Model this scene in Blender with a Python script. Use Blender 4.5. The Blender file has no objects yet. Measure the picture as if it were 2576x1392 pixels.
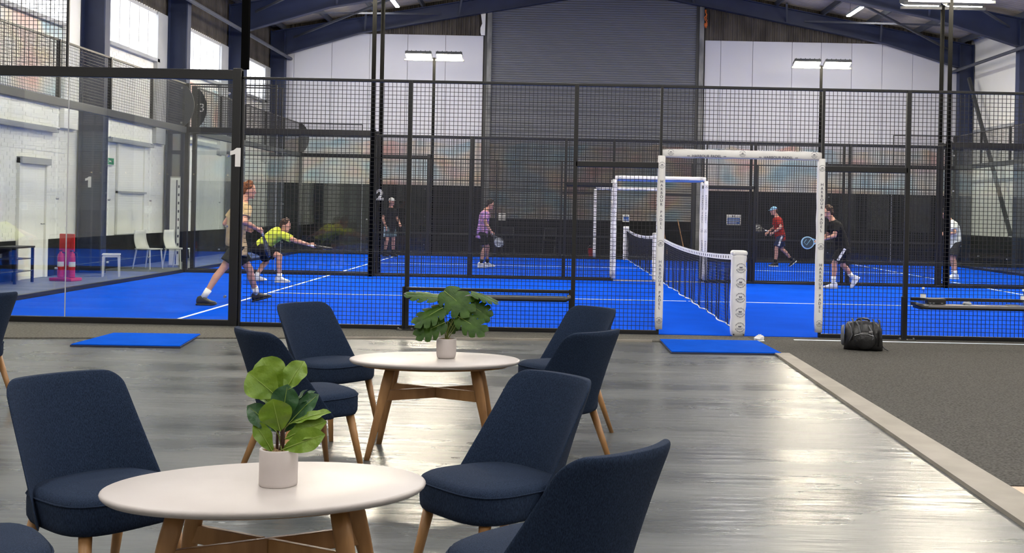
import bpy, math, random
from mathutils import Vector, Matrix
random.seed(11)
SC = bpy.context.scene
COL = SC.collection
R = math.radians
PI = math.pi

# ------------------------------------------------------------------ camera
F_PX, PPX, PPY, ROLL = 2758.1, 1390.1, 530.26, 0.0202
cd = bpy.data.cameras.new('camera')
cam = bpy.data.objects.new('camera', cd)
COL.objects.link(cam)
cam.matrix_world = Matrix.Translation((-2.265, -13.207, 1.4654)) @ Matrix.Rotation(PI/2, 4, 'X') @ Matrix.Rotation(ROLL, 4, 'Z')
cd.sensor_fit = 'HORIZONTAL'
cd.sensor_width = 36.0
cd.lens = F_PX*36.0/2576.0
cd.shift_x = (1288.0-PPX)/2576.0
cd.shift_y = (PPY-696.0)/2576.0
cd.clip_start = 0.05
cd.clip_end = 200
SC.camera = cam

# ------------------------------------------------------------------ world and exposure
w = bpy.data.worlds.new('world'); SC.world = w
w.use_nodes = True
w.node_tree.nodes['Background'].inputs[0].default_value = (0.75, 0.85, 1.0, 1)
w.node_tree.nodes['Background'].inputs[1].default_value = 0.35
SC.view_settings.view_transform = 'Standard'
SC.view_settings.look = 'None'
SC.view_settings.exposure = 1.7
SC.view_settings.gamma = 1.0
SC.view_settings.use_curve_mapping = False
try:
    SC.cycles.transparent_max_bounces = 40
    SC.cycles.max_bounces = 10
except Exception:
    pass
LAMP_FLOOD = 95.0      # radiance of the court floodlight lenses
LAMP_BATTEN = 50.0     # radiance of the linear roof lights
WINDOW_GLOW = 1.5      # daylight behind the frosted panes

# ------------------------------------------------------------------ materials
MATS = {}
def mat(name, col, rough=0.5, metal=0.0, col2=None, scale=8.0, stretch=(1,1,1), bump=0.0, bscale=None, bstretch=None,
        emit=0.0, rough2=None, spec=None, sheen=0.0, detail=4.0, lo=0.35, hi=0.65, coat=0.0):
    if name in MATS: return MATS[name]
    m = bpy.data.materials.new(name); m.use_nodes = True
    nt = m.node_tree; N = nt.nodes; L = nt.links
    b = N['Principled BSDF']
    b.inputs['Base Color'].default_value = (*col, 1)
    b.inputs['Roughness'].default_value = rough
    b.inputs['Metallic'].default_value = metal
    if spec is not None: b.inputs['Specular IOR Level'].default_value = spec
    if sheen: b.inputs['Sheen Weight'].default_value = sheen
    if coat: b.inputs['Coat Weight'].default_value = coat
    if emit:
        b.inputs['Emission Color'].default_value = (*col, 1)
        b.inputs['Emission Strength'].default_value = emit
    def noise(sc, st, det):
        tc = N.new('ShaderNodeTexCoord'); mp = N.new('ShaderNodeMapping'); n = N.new('ShaderNodeTexNoise')
        mp.inputs['Scale'].default_value = st
        n.inputs['Scale'].default_value = sc; n.inputs['Detail'].default_value = det
        L.new(tc.outputs['Object'], mp.inputs[0]); L.new(mp.outputs[0], n.inputs['Vector'])
        return n
    if col2 is not None or rough2 is not None:
        n = noise(scale, stretch, detail)
        rp = N.new('ShaderNodeValToRGB')
        rp.color_ramp.elements[0].position = lo; rp.color_ramp.elements[1].position = hi
        rp.color_ramp.elements[0].color = (*col, 1)
        rp.color_ramp.elements[1].color = (*(col2 or col), 1)
        L.new(n.outputs['Fac'], rp.inputs[0])
        if col2 is not None: L.new(rp.outputs[0], b.inputs['Base Color'])
        if rough2 is not None:
            mr = N.new('ShaderNodeMapRange')
            mr.inputs[1].default_value = lo; mr.inputs[2].default_value = hi
            mr.inputs[3].default_value = rough; mr.inputs[4].default_value = rough2
            L.new(n.outputs['Fac'], mr.inputs[0]); L.new(mr.outputs[0], b.inputs['Roughness'])
    if bump:
        n2 = noise(bscale or scale*3, bstretch or stretch, 5)
        bp = N.new('ShaderNodeBump'); bp.inputs['Strength'].default_value = bump; bp.inputs['Distance'].default_value = 0.02
        L.new(n2.outputs['Fac'], bp.inputs['Height']); L.new(bp.outputs[0], b.inputs['Normal'])
    MATS[name] = m
    return m

def emission(name, col, s):
    if name in MATS: return MATS[name]
    m = bpy.data.materials.new(name); m.use_nodes = True
    nt = m.node_tree; nt.nodes.clear()
    e = nt.nodes.new('ShaderNodeEmission'); o = nt.nodes.new('ShaderNodeOutputMaterial')
    e.inputs[0].default_value = (*col, 1); e.inputs[1].default_value = s
    nt.links.new(e.outputs[0], o.inputs[0])
    MATS[name] = m
    return m

def glass(name, tint=(0.972, 0.988, 0.980), ior=1.5, gain=1.0):
    m = bpy.data.materials.new(name); m.use_nodes = True
    nt = m.node_tree; nt.nodes.clear(); N = nt.nodes; L = nt.links
    t = N.new('ShaderNodeBsdfTransparent'); t.inputs[0].default_value = (*tint, 1)
    g = N.new('ShaderNodeBsdfGlossy'); g.inputs['Roughness'].default_value = 0.0
    fr = N.new('ShaderNodeFresnel')
    ge = N.new('ShaderNodeNewGeometry'); mr = N.new('ShaderNodeMapRange')     # same reflectance on the entry and the exit face of the pane
    mr.inputs[3].default_value = ior; mr.inputs[4].default_value = 1.0/ior
    L.new(ge.outputs['Backfacing'], mr.inputs[0]); L.new(mr.outputs[0], fr.inputs[0])
    mx = N.new('ShaderNodeMixShader'); o = N.new('ShaderNodeOutputMaterial')
    L.new(fr.outputs[0], mx.inputs[0]); L.new(t.outputs[0], mx.inputs[1]); L.new(g.outputs[0], mx.inputs[2]); L.new(mx.outputs[0], o.inputs[0])
    MATS[name] = m
    return m

def mural_mat(name, base, zlo, zhi, k=1.0, rough=0.75):
    """pale wall paint with washed-out pastel colour fields (flat print)"""
    m = bpy.data.materials.new(name); m.use_nodes = True
    nt = m.node_tree; N = nt.nodes; L = nt.links; b = N['Principled BSDF']
    b.inputs['Roughness'].default_value = rough
    tc = N.new('ShaderNodeNewGeometry')
    def nz(scale, off, det=2.5):
        mp = N.new('ShaderNodeMapping'); mp.inputs['Location'].default_value = off; mp.inputs['Scale'].default_value = (1, 1, 1.5)
        n = N.new('ShaderNodeTexNoise'); n.inputs['Scale'].default_value = scale; n.inputs['Detail'].default_value = det
        L.new(tc.outputs['Position'], mp.inputs[0]); L.new(mp.outputs[0], n.inputs['Vector'])
        return n
    r1 = N.new('ShaderNodeValToRGB'); cr = r1.color_ramp
    cr.elements[0].position = 0.30; cr.elements[0].color = (0.18, 0.42, 0.55, 1)
    cr.elements[1].position = 0.72; cr.elements[1].color = (0.75, 0.30, 0.18, 1)
    for p, c in ((0.40, (0.42, 0.62, 0.66, 1)), (0.48, (0.70, 0.66, 0.56, 1)), (0.55, (0.78, 0.62, 0.36, 1)), (0.63, (0.80, 0.44, 0.36, 1))):
        e = cr.elements.new(p); e.color = c
    for e in cr.elements: e.color = (e.color[0]*k, e.color[1]*k, e.color[2]*k, 1)
    L.new(nz(0.8, (3, 1, 2), 1.2).outputs['Fac'], r1.inputs[0])
    n2 = nz(1.1, (9, 4, 7), 1.5)
    mx = N.new('ShaderNodeMixRGB'); mx.inputs[2].default_value = (*base, 1)
    mr = N.new('ShaderNodeMapRange'); mr.inputs[1].default_value = 0.35; mr.inputs[2].default_value = 0.7; mr.inputs[3].default_value = 0.30; mr.inputs[4].default_value = 0.80
    L.new(n2.outputs['Fac'], mr.inputs[0]); L.new(mr.outputs[0], mx.inputs[0]); L.new(r1.outputs[0], mx.inputs[1])
    sp = N.new('ShaderNodeSeparateXYZ'); L.new(tc.outputs['Position'], sp.inputs[0])
    ad = N.new('ShaderNodeMath'); ad.operation = 'MULTIPLY_ADD'; ad.inputs[1].default_value = 0.5; L.new(n2.outputs['Fac'], ad.inputs[0]); L.new(sp.outputs[2], ad.inputs[2])
    z1 = N.new('ShaderNodeMapRange'); z1.inputs[1].default_value = zhi+0.25; z1.inputs[2].default_value = zhi-0.05+0.25
    L.new(ad.outputs[0], z1.inputs[0])
    m2 = N.new('ShaderNodeMixRGB'); m2.inputs[1].default_value = (*base, 1)
    L.new(z1.outputs[0], m2.inputs[0]); L.new(mx.outputs[0], m2.inputs[2]); L.new(m2.outputs[0], b.inputs['Base Color'])
    MATS[name] = m
    return m

M = dict(
    concrete=mat('polished_concrete', (0.050,0.056,0.057), 0.20, col2=(0.135,0.142,0.138), scale=1.3, stretch=(0.42,1.5,1), rough2=0.36, bump=0.42, bscale=5.0, bstretch=(0.30,2.2,1), detail=6, lo=0.28, hi=0.72, spec=0.75),
    aisle=mat('aisle_concrete', (0.16,0.18,0.20), 0.45, col2=(0.22,0.24,0.26), scale=2),
    carpet=mat('dark_carpet', (0.062,0.059,0.054), 0.95, col2=(0.135,0.129,0.118), scale=60, bump=0.6, bscale=160, detail=6, spec=0.15),
    carpet2=mat('grey_brown_carpet', (0.085,0.08,0.07), 0.95, col2=(0.15,0.145,0.13), scale=40, bump=0.5, bscale=160, spec=0.15),
    tan=mat('tan_floor', (0.55,0.42,0.30), 0.5, col2=(0.62,0.48,0.35), scale=3, stretch=(1,6,1)),
    trim=mat('beige_trim', (0.24,0.215,0.18), 0.6, col2=(0.31,0.28,0.24), scale=3),
    court=mat('court_blue', (0.0,0.062,0.54), 0.85, col2=(0.0,0.074,0.62), scale=1.2, bump=0.2, bscale=240, spec=0.02),
    matblue=mat('mat_blue', (0.0,0.070,0.52), 0.9, col2=(0.0,0.080,0.58), scale=4, bump=0.2, bscale=150, spec=0.03),
    line=mat('line_white', (0.80,0.86,0.95), 0.7),
    black=mat('black_powder_coat', (0.010,0.010,0.011), 0.38),
    pole=mat('pole_black', (0.004,0.004,0.004), 0.5, spec=0.0),
    dark=mat('dark_grey_metal', (0.035,0.038,0.042), 0.45),
    wire=mat('black_wire', (0.012,0.012,0.014), 0.5),
    navy=mat('navy_steel', (0.016,0.025,0.068), 0.5, col2=(0.021,0.032,0.082), scale=2),
    purlin=mat('grey_blue_steel', (0.055,0.062,0.085), 0.55, col2=(0.08,0.085,0.10), scale=2),
    roof=mat('grey_roof_sheet', (0.40,0.35,0.28), 0.85, col2=(0.54,0.48,0.40), scale=1.5),
    clad=mat('dark_cladding', (0.045,0.036,0.028), 0.7, col2=(0.10,0.085,0.07), scale=2.5, stretch=(1,1,0.4)),
    wall=mat('white_board', (0.64,0.64,0.69), 0.7, col2=(0.68,0.68,0.73), scale=1.3),
    cream=mat('cream_paint', (0.90,0.89,0.83), 0.6, col2=(0.92,0.91,0.86), scale=2, bump=0.15, bscale=30),
    greypaint=mat('grey_paint', (0.36,0.37,0.38), 0.6, col2=(0.42,0.43,0.44), scale=2),
    skirt=mat('black_wall_paint', (0.008,0.008,0.009), 0.7, col2=(0.015,0.015,0.016), scale=3, spec=0.2),
    shutter=mural_mat('steel_shutter', (0.165,0.170,0.190), 1.0, 3.75, 0.36, 0.5),
    jamb=mat('weathered_jamb', (0.10,0.105,0.11), 0.6, col2=(0.26,0.26,0.25), scale=3, stretch=(1,1,0.4)),
    pane=emission('frosted_daylight', (0.93,0.95,1.0), WINDOW_GLOW),
    winframe=mat('window_frame', (0.55,0.55,0.55), 0.5),
    fabric=mat('navy_fabric', (0.005,0.010,0.025), 0.9, col2=(0.020,0.036,0.074), scale=330, stretch=(1,1,0.3), bump=0.3, bscale=600, detail=3, lo=0.3, hi=0.7, spec=0.2),
    wood=mat('oak_wood', (0.26,0.125,0.042), 0.45, col2=(0.40,0.21,0.080), scale=14, stretch=(1,1,0.12)),
    tabletop=mat('white_tabletop', (0.47,0.43,0.41), 0.40, col2=(0.51,0.47,0.45), scale=2.5),
    pot=mat('white_ceramic', (0.52,0.465,0.445), 0.55, col2=(0.57,0.515,0.495), scale=6),
    soil=mat('bark_chips', (0.16,0.09,0.04), 0.95, col2=(0.45,0.30,0.14), scale=90, bump=1.0, bscale=120),
    leaf=mat('leaf_green', (0.090,0.175,0.003), 0.42, col2=(0.140,0.235,0.008), scale=14, bump=0.2, bscale=40),
    leafd=mat('leaf_dark', (0.018,0.065,0.022), 0.34, col2=(0.035,0.10,0.035), scale=14, bump=0.2, bscale=40),
    leafm=mat('monstera_green', (0.014,0.046,0.002), 0.45, col2=(0.034,0.085,0.004), spec=0.25, scale=14, bump=0.2, bscale=40),
    vein=mat('leaf_vein', (0.26,0.36,0.07), 0.5),
    stem=mat('brown_stem', (0.055,0.022,0.012), 0.6),
    gstem=mat('green_stem', (0.14,0.17,0.02), 0.5),
    pad=mat('white_vinyl', (0.84,0.82,0.79), 0.5, col2=(0.88,0.865,0.84), scale=7, bump=0.25, bscale=12),
    ink=mat('navy_ink', (0.02,0.025,0.06), 0.6),
    inkgrey=mat('grey_ink', (0.20,0.21,0.25), 0.6),
    white=mat('white_plastic', (0.78,0.78,0.74), 0.4),
    paper=mat('white_paper', (0.82,0.82,0.80), 0.8),
    steel=mat('steel', (0.42,0.42,0.44), 0.3, metal=0.9),
    red=mat('red_plastic', (0.62,0.012,0.02), 0.4),
    orange=mat('orange_strap', (0.70,0.16,0.03), 0.7),
    ball=mat('ball_yellow', (0.55,0.75,0.10), 0.9),
    green=mat('sign_green', (0.02,0.28,0.14), 0.5),
    signblue=mat('sign_blue', (0.05,0.13,0.45), 0.5),
    bagblack=mat('bag_black', (0.008,0.008,0.009), 0.28, col2=(0.02,0.02,0.021), scale=8, bump=0.6, bscale=14),
    baggrey=mat('bag_grey', (0.09,0.095,0.11), 0.5, col2=(0.14,0.145,0.16), scale=9),
    flood=emission('flood_lens', (1.0,0.90,0.70), LAMP_FLOOD),
    batten=emission('batten_lens', (1.0,0.97,0.92), LAMP_BATTEN),
    bulb=emission('warm_bulb', (1.0,0.72,0.38), 30.0),
    glass=glass('court_glass'),
    bottle=glass('bottle_plastic', (0.86,0.90,0.93), 1.45),
    mural=mural_mat('mural_back', (0.65,0.65,0.70), 2.2, 3.75),
    mural2=mural_mat('mural_side', (0.70,0.69,0.64), 2.8, 6.5),
)

# ------------------------------------------------------------------ mesh builder
class MB:
    def __init__(s): s.v = []; s.f = []
    def add(s, vs, fs):
        k = len(s.v); s.v += [tuple(p) for p in vs]; s.f += [tuple(i+k for i in f) for f in fs]; return s
    def box(s, lo, hi):
        x0,y0,z0 = lo; x1,y1,z1 = hi
        return s.add([(x0,y0,z0),(x1,y0,z0),(x1,y1,z0),(x0,y1,z0),(x0,y0,z1),(x1,y0,z1),(x1,y1,z1),(x0,y1,z1)],
                     [(0,3,2,1),(4,5,6,7),(0,1,5,4),(1,2,6,5),(2,3,7,6),(3,0,4,7)])
    def beam(s, p0, p1, w, h, up=(0,0,1), w1=None, h1=None):
        p0 = Vector(p0); p1 = Vector(p1); d = (p1-p0).normalized(); u = Vector(up)
        if abs(d.dot(u)) > 0.98: u = Vector((0,1,0))
        a = d.cross(u).normalized(); b = a.cross(d).normalized()
        w1 = w if w1 is None else w1; h1 = h if h1 is None else h1
        vs = []
        for p, ww, hh in ((p0,w,h),(p1,w1,h1)):
            for sa, sb in ((-1,-1),(1,-1),(1,1),(-1,1)): vs.append(p+a*(sa*ww/2)+b*(sb*hh/2))
        return s.add(vs, [(0,3,2,1),(4,5,6,7),(0,1,5,4),(1,2,6,5),(2,3,7,6),(3,0,4,7)])
    def loft(s, rings, cap=True):
        n = len(rings[0]); k = len(s.v)
        for r in rings: s.v += [tuple(p) for p in r]
        for i in range(len(rings)-1):
            for j in range(n):
                a = k+i*n+j; b = k+i*n+(j+1) % n
                s.f.append((a, b, b+n, a+n))
        if cap:
            s.f.append(tuple(k+j for j in range(n-1,-1,-1)))
            s.f.append(tuple(k+(len(rings)-1)*n+j for j in range(n)))
        return s
    def tube(s, pts, rad, n=10, cap=True):
        """round tube through points; rad is a number or a list"""
        pts = [Vector(p) for p in pts]
        if not isinstance(rad, (list, tuple)): rad = [rad]*len(pts)
        rings = []; a = None
        for i, p in enumerate(pts):
            d = (pts[min(i+1,len(pts)-1)]-pts[max(i-1,0)]).normalized()
            if a is None:
                u = Vector((0,0,1)) if abs(d.z) < 0.9 else Vector((0,1,0))
                a = d.cross(u).normalized()
            else: a = (a-d*a.dot(d)).normalized()
            b = d.cross(a)
            rings.append([p+a*(rad[i]*math.cos(t*2*PI/n))+b*(rad[i]*math.sin(t*2*PI/n)) for t in range(n)])
        return s.loft(rings, cap)
    def ball(s, c, r, seg=12, rin=8, rot=None):
        c = Vector(c); r = (r,r,r) if not isinstance(r,(list,tuple)) else r
        rings = []
        for i in range(rin+1):
            t = -PI/2+PI*i/rin; q = max(math.cos(t), 0.02)
            ring = []
            for j in range(seg):
                v = Vector((r[0]*q*math.cos(2*PI*j/seg), r[1]*q*math.sin(2*PI*j/seg), r[2]*math.sin(t)))
                if rot is not None: v = rot @ v
                ring.append(c+v)
            rings.append(ring)
        return s.loft(rings)
    def cap(s, p0, r0, p1, r1, n=12):
        s.tube([p0,p1],[r0,r1],n); s.ball(p0,r0,n,6); s.ball(p1,r1,n,6); return s
    def lathe(s, prof, n=24, c=(0,0,0), cap=True):
        return s.loft([[(c[0]+r*math.cos(2*PI*j/n), c[1]+r*math.sin(2*PI*j/n), c[2]+z) for j in range(n)] for r, z in prof], cap)
    def mesh(s, name, m, smooth=False):
        me = bpy.data.meshes.new(name); me.from_pydata(s.v, [], s.f); me.update()
        if smooth: me.polygons.foreach_set('use_smooth', [True]*len(me.polygons))
        if m is not None: me.materials.append(m)
        return me
    def build(s, name, m, parent=None, smooth=False, bevel=0.0, seg=2):
        return link(name, s.mesh(name, m, smooth), parent, bevel, seg)

def link(name, me, parent=None, bevel=0.0, seg=2):
    o = bpy.data.objects.new(name, me); COL.objects.link(o)
    if parent is not None: o.parent = parent
    if bevel:
        b = o.modifiers.new('bevel','BEVEL'); b.width = bevel; b.segments = seg; b.limit_method = 'ANGLE'
    return o
def tag(o, label=None, cat=None, group=None, kind=None):
    if label: o['label'] = label
    if cat: o['category'] = cat
    if group: o['group'] = group
    if kind: o['kind'] = kind
    return o
def thing(name, label, cat, loc=(0,0,0), rz=0.0, group=None, kind=None):
    o = bpy.data.objects.new(name, None); COL.objects.link(o)
    o.empty_display_size = 0.1
    o.location = loc; o.rotation_euler = (0,0,rz)
    return tag(o, label, cat, group, kind)
KIDS = {}
def copy_tree(o, loc=None, rz=None, label=None, parent=None):
    c = o.copy(); COL.objects.link(c); c.parent = parent
    if loc is not None: c.location = loc
    if rz is not None: c.rotation_euler = (0,0,rz)
    if label: c['label'] = label
    for ch in [x for x in bpy.data.objects if x.parent == o]: copy_tree(ch, parent=c)
    return c
def structure(name, label, cat, loc=(0,0,0), rz=0.0): return thing(name, label, cat, loc, rz, None, 'structure')
TEXTS = {}
def text(name, s, size, m, parent, loc, rot=(PI/2,0,0), extrude=0.001, align='CENTER', space=1.0, bold=0.0):
    c = bpy.data.curves.new(name, 'FONT'); c.body = s; c.size = size; c.extrude = extrude
    c.offset = bold; c.align_x = align; c.align_y = 'CENTER'; c.space_line = space
    key = (s, size, m.name, extrude, align, space, bold)
    if key not in TEXTS:
        tmp = bpy.data.objects.new('tmp_text', c); COL.objects.link(tmp)
        bpy.context.view_layer.update()
        me = bpy.data.meshes.new_from_object(tmp.evaluated_get(bpy.context.evaluated_depsgraph_get()))
        me.materials.clear(); me.materials.append(m); me.name = name
        bpy.data.objects.remove(tmp); TEXTS[key] = me
    o = bpy.data.objects.new(name, TEXTS[key]); COL.objects.link(o)
    o.parent = parent; o.location = loc; o.rotation_euler = rot
    return o
def rotz(v, a):
    c, s_ = math.cos(a), math.sin(a)
    return Vector((v[0]*c-v[1]*s_, v[0]*s_+v[1]*c, v[2] if len(v) > 2 else 0))
# ================================================================== the hall
XW, YB, YF = 12.0, 24.5, -17.0
o = MB().box((-13.5,YF-0.5,-0.25),(13.5,YB+0.5,-0.012)).build('floor', M['concrete'])
tag(o, 'wide polished grey concrete floor with glossy light streaks', 'floor', kind='structure')
o = MB().box((-XW,-0.9,-0.012),(-10.02,YB,-0.004)).build('floor_aisle', M['aisle'])
tag(o, 'bare blue-grey concrete walkway behind the left end glass', 'floor', kind='structure')
def slab(name, pts, z0, z1, m, label, cat, kind='structure', bevel=0.0):
    n = len(pts)
    mb = MB().add([(p[0],p[1],z0) for p in pts]+[(p[0],p[1],z1) for p in pts],
                  [tuple(range(n-1,-1,-1)), tuple(range(n,2*n))]+[(i,(i+1)%n,(i+1)%n+n,i+n) for i in range(n)])
    return tag(mb.build(name, m, bevel=bevel), label, cat, kind=kind)
slab('floor_carpet_strip', [(-12,-1.93),(-7.94,-1.55),(-3.98,-0.87),(-1.05,-0.67),(0.10,-0.62),(0.10,-0.04),(-12,-0.04)], -0.012, 0.002, M['carpet2'], 'grey-brown carpet strip running along the foot of the front fence', 'carpet')
slab('trim_1', [(-4.9,-1.06),(-3.98,-0.90),(-1.1,-0.70),(-1.1,-0.67),(-3.98,-0.865),(-4.9,-1.02)], -0.012, 0.010, M['trim'], 'thin pale edging between carpet strip and concrete', 'trim')
slab('floor_carpet', [(0.27,-7.17),(12,-7.17),(12,-0.04),(0.10,-0.04),(0.10,-1.6)], -0.012, 0.004, M['carpet'], 'dark charcoal carpet area on the right', 'carpet')
slab('floor_wood', [(0.27,-13),(12,-13),(12,-7.18),(0.27,-7.18)], -0.012, 0.0, M['tan'], 'tan floor patch beyond the charcoal carpet at the lower right', 'floor')
slab('trim_2', [(-0.04,-13),(0.265,-13),(0.265,-7.17),(0.265,-1.62),(0.11,-1.62)], -0.012, 0.012, M['trim'], 'pale beige edging strip between concrete and charcoal carpet', 'trim')
slab('trim_3', [(0.6,-0.36),(6.2,-0.36),(6.2,-0.31),(0.6,-0.30)], 0.003, 0.007, M['line'], 'thin white line taped on the charcoal carpet along the fence', 'trim')

# ---- courts
def court(n, y0, label):
    t = structure('court_floor', label, 'court', (0,y0,0))
    MB().box((-10,0.0,-0.012),(10,10,0.006)).build('playing_surface', M['court'], t)
    for x in (-6.95, 6.95):
        MB().box((x-0.025,0.02,0.006),(x+0.025,9.98,0.009)).build('service_line', M['line'], t)
    for a, b in ((-6.92,-0.02),(0.02,6.92)):
        MB().box((a,4.975,0.006),(b,5.025,0.009)).build('centre_line', M['line'], t)
court(1, 0.0, 'bright blue padel court nearest the camera with white lines')
court(2, 10.4, 'bright blue padel court at the back beyond the middle fences')
slab('floor_gap', [(-10,10.0),(10,10.0),(10,10.4),(-10,10.4)], -0.012, 0.004, M['trim'], 'narrow concrete strip between the two blue courts', 'floor')
slab('floor_back', [(-XW,20.4),(XW,20.4),(XW,YB),(-XW,YB)], -0.012, 0.002, M['skirt'], 'dark walkway behind the far court', 'floor')

# ---- back wall: panels, black band, shutter
wb = structure('wall_back', 'back wall of white boards above a black band', 'wall')
def panel(x0, x1, z0, z1, m, name='wall_panel', y=YB, th=0.06):
    return MB().box((x0+0.006,y-th,z0),(x1-0.006,y,z1)).build(name, m, wb, bevel=0.006, seg=1)
for xs in ((-12.0,-11.25,-9.95,-8.65,-7.35,-6.05,-4.75),(2.85,3.4,4.5,5.85,6.85,7.9,8.95,10.0,11.1,12.0)):
    for a, b in zip(xs[:-1], xs[1:]): panel(a, b, 2.25, 7.42, M['mural'])
MB().box((-12,YB+0.001,0),(12,YB+0.05,10.2)).build('backing', M['clad'], wb)
for a, b, z in ((-12,-4.6,2.25),(2.7,12,2.25)):
    MB().box((a,YB-0.10,0),(b,YB-0.002,z)).build('black_band', M['skirt'], wb)
# dark corrugated gable above the boards
def corrug(name, x0, x1, zf, z0, m, parent, y=YB-0.05, pitch=0.16, amp=0.02):
    n = int((x1-x0)/pitch*4); vs = []; fs = []
    for i in range(n+1):
        x = x0+(x1-x0)*i/n; yy = y-amp*(1 if i % 4 in (0,1) else -1)
        vs += [(x,yy,z0),(x,yy,zf(x))]
    for i in range(n): fs.append((2*i,2*i+2,2*i+3,2*i+1))
    return MB().add(vs, fs).build(name, m, parent)
roofz = lambda x: 9.72-0.18*abs(x)
corrug('gable_cladding', -12, -4.75, roofz, 7.43, M['clad'], wb)
corrug('gable_cladding', 2.85, 12, roofz, 7.43, M['clad'], wb)
sh = structure('door_shutter', 'tall grey steel roller shutter filling the middle of the back wall', 'shutter')
sl = MB()
prof = [(0.0,0.0),(-0.016,0.012),(-0.024,0.030),(-0.020,0.052),(0.0,0.066),(0.004,0.072),(0.004,0.078)]
sl.loft([[(x,YB-0.075+p[0],p[1]) for p in prof]+[(x,YB-0.06,0.078),(x,YB-0.06,0.0)] for x in (-4.48,2.66)])
slme = sl.mesh('slat', M['shutter'])
for i in range(104):
    s_ = link('slat', slme, sh); s_.location = (0,0,1.16+i*0.08)
for x0, x1 in ((-4.62,-4.46),(2.64,2.80)):
    MB().box((x0,YB-0.22,0),(x1,YB-0.06,9.4)).build('guide_rail', M['jamb'], sh, bevel=0.01)
    MB().box((x0-0.10,YB-0.12,0),(x0,YB-0.06,8.6)).build('guide_flange', M['dark'], sh)
MB().box((-4.48,YB-0.10,0),(2.66,YB-0.04,1.16)).build('black_board', M['skirt'], sh)
MB().box((-4.48,YB-0.085,2.05),(2.66,YB-0.055,2.16)).build('shutter_bar', M['dark'], sh)

# ---- left wall with bricks
wl = structure('wall_left', 'left wall of white painted brick with a black painted foot', 'wall')
MB().box((-XW-0.25,YF,0.70),(-XW-0.007,YB,6.15)).build('mortar_bed', M['cream'], wl)
MB().box((-XW-0.25,YF,0),(-XW+0.01,YB,0.72)).build('black_foot', M['skirt'], wl)
random.seed(4)
bme = MB().box((-0.03,-0.105,-0.0325),(0.0,0.105,0.0325)).mesh('brick', M['cream'])
COLY = [-10.7,-5.7,-0.7,4.3,9.3,14.3,19.4,24.2]
openings = [(6.7,7.85,0.0,2.2),(10.95,13.2,0.0,2.75)]
spots = []
for r in range(56):
    z = 0.76+r*0.0765
    for k in range(96):
        y = 3.6+k*0.2175+(0.108 if r % 2 else 0)
        if y > 24.2: continue
        if any(abs(y-c) < 0.32 for c in COLY): continue
        if any(a < y < b and c < z < d for a, b, c, d in openings): continue
        spots.append((y, z))
vis = [s for s in spots if (5.0 < s[0] < 9 and s[1] < 2.2) or (9.7 < s[0] < 14.2 and s[1] > 0.7)]
vis.sort(key=lambda s: s[0]+0.0*s[1])
near = set(vis[:0])
cand = [s for s in spots if 5.2 < s[0] < 6.7 and s[1] < 2.1]+[s for s in spots if 9.6 < s[0] < 10.95 and s[1] < 2.2]+[s for s in spots if 10.2 < s[0] < 13.9 and 3.9 < s[1] < 4.85]
near = set(cand[:290])
rest = MB()
for y, z in spots:
    dx = random.uniform(-0.004,0.004)
    if (y, z) in near:
        b_ = link('brick', bme, wl); b_.location = (-XW+dx, y, z)
    else:
        rest.box((-XW-0.03+dx,y-0.105,z-0.0325),(-XW+dx,y+0.105,z+0.0325))
tag(rest.build('bricks_beyond', M['cream'], wl), kind='stuff')
# upper dark cladding above windows
vs = []; fs = []; n = int((YB-YF)/0.04)
for i in range(n+1):
    y = YF+(YB-YF)*i/n; x = -XW-0.02+0.018*(1 if i % 4 in (0,1) else -1)
    vs += [(x,y,6.1),(x,y,7.7)]
for i in range(n): fs.append((2*i,2*i+2,2*i+3,2*i+1))
MB().add(vs, fs).build('upper_cladding', M['clad'], wl)
for c in COLY[3:]:
    MB().box((-XW,c-0.95,2.9),(-XW+0.10,c-0.30,6.1)).build('pilaster', M['greypaint'] if c > 10 else M['cream'], wl, bevel=0.01)
# lintels and recess frames
for y0, y1, z in ((5.0,8.1,2.78),(10.7,13.2,2.78),(16.0,18.4,3.06)):
    MB().box((-XW,y0,z),(-XW+0.12,y1,z+0.10)).build('lintel', M['greypaint'], wl, bevel=0.008)
for y0, y1 in ((11.2,11.34),(12.78,12.92)):
    MB().box((-XW,y0,0.74),(-XW+0.05,y1,2.77)).build('recess_jamb', M['cream'], wl)
MB().box((-XW-0.01,11.34,0.74),(-XW+0.012,12.78,2.77)).build('recess_panel', M['cream'], wl)
MB().box((-XW,11.2,1.66),(-XW+0.06,12.92,1.71)).build('recess_ledge', M['greypaint'], wl)
MB().tube([(-XW+0.06,5,3.35),(-XW+0.06,9,3.32),(-XW+0.06,14,3.30),(-XW+0.06,20,3.32)],0.03,8).build('wall_conduit', M['dark'], wl)
o = MB().box((-XW-0.02,3.8,3.5),(-XW+0.03,8.75,4.85)).build('wall_mural', M['mural2']); tag(o, 'pastel painted mural on the left wall behind the near mesh', 'mural')
o = MB().box((-XW-0.02,15.0,3.5),(-XW+0.03,18.4,4.7)).build('wall_mural', M['mural2']); tag(o, 'faint pastel mural farther along the left wall beside the half-round number plate', 'mural')
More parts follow.
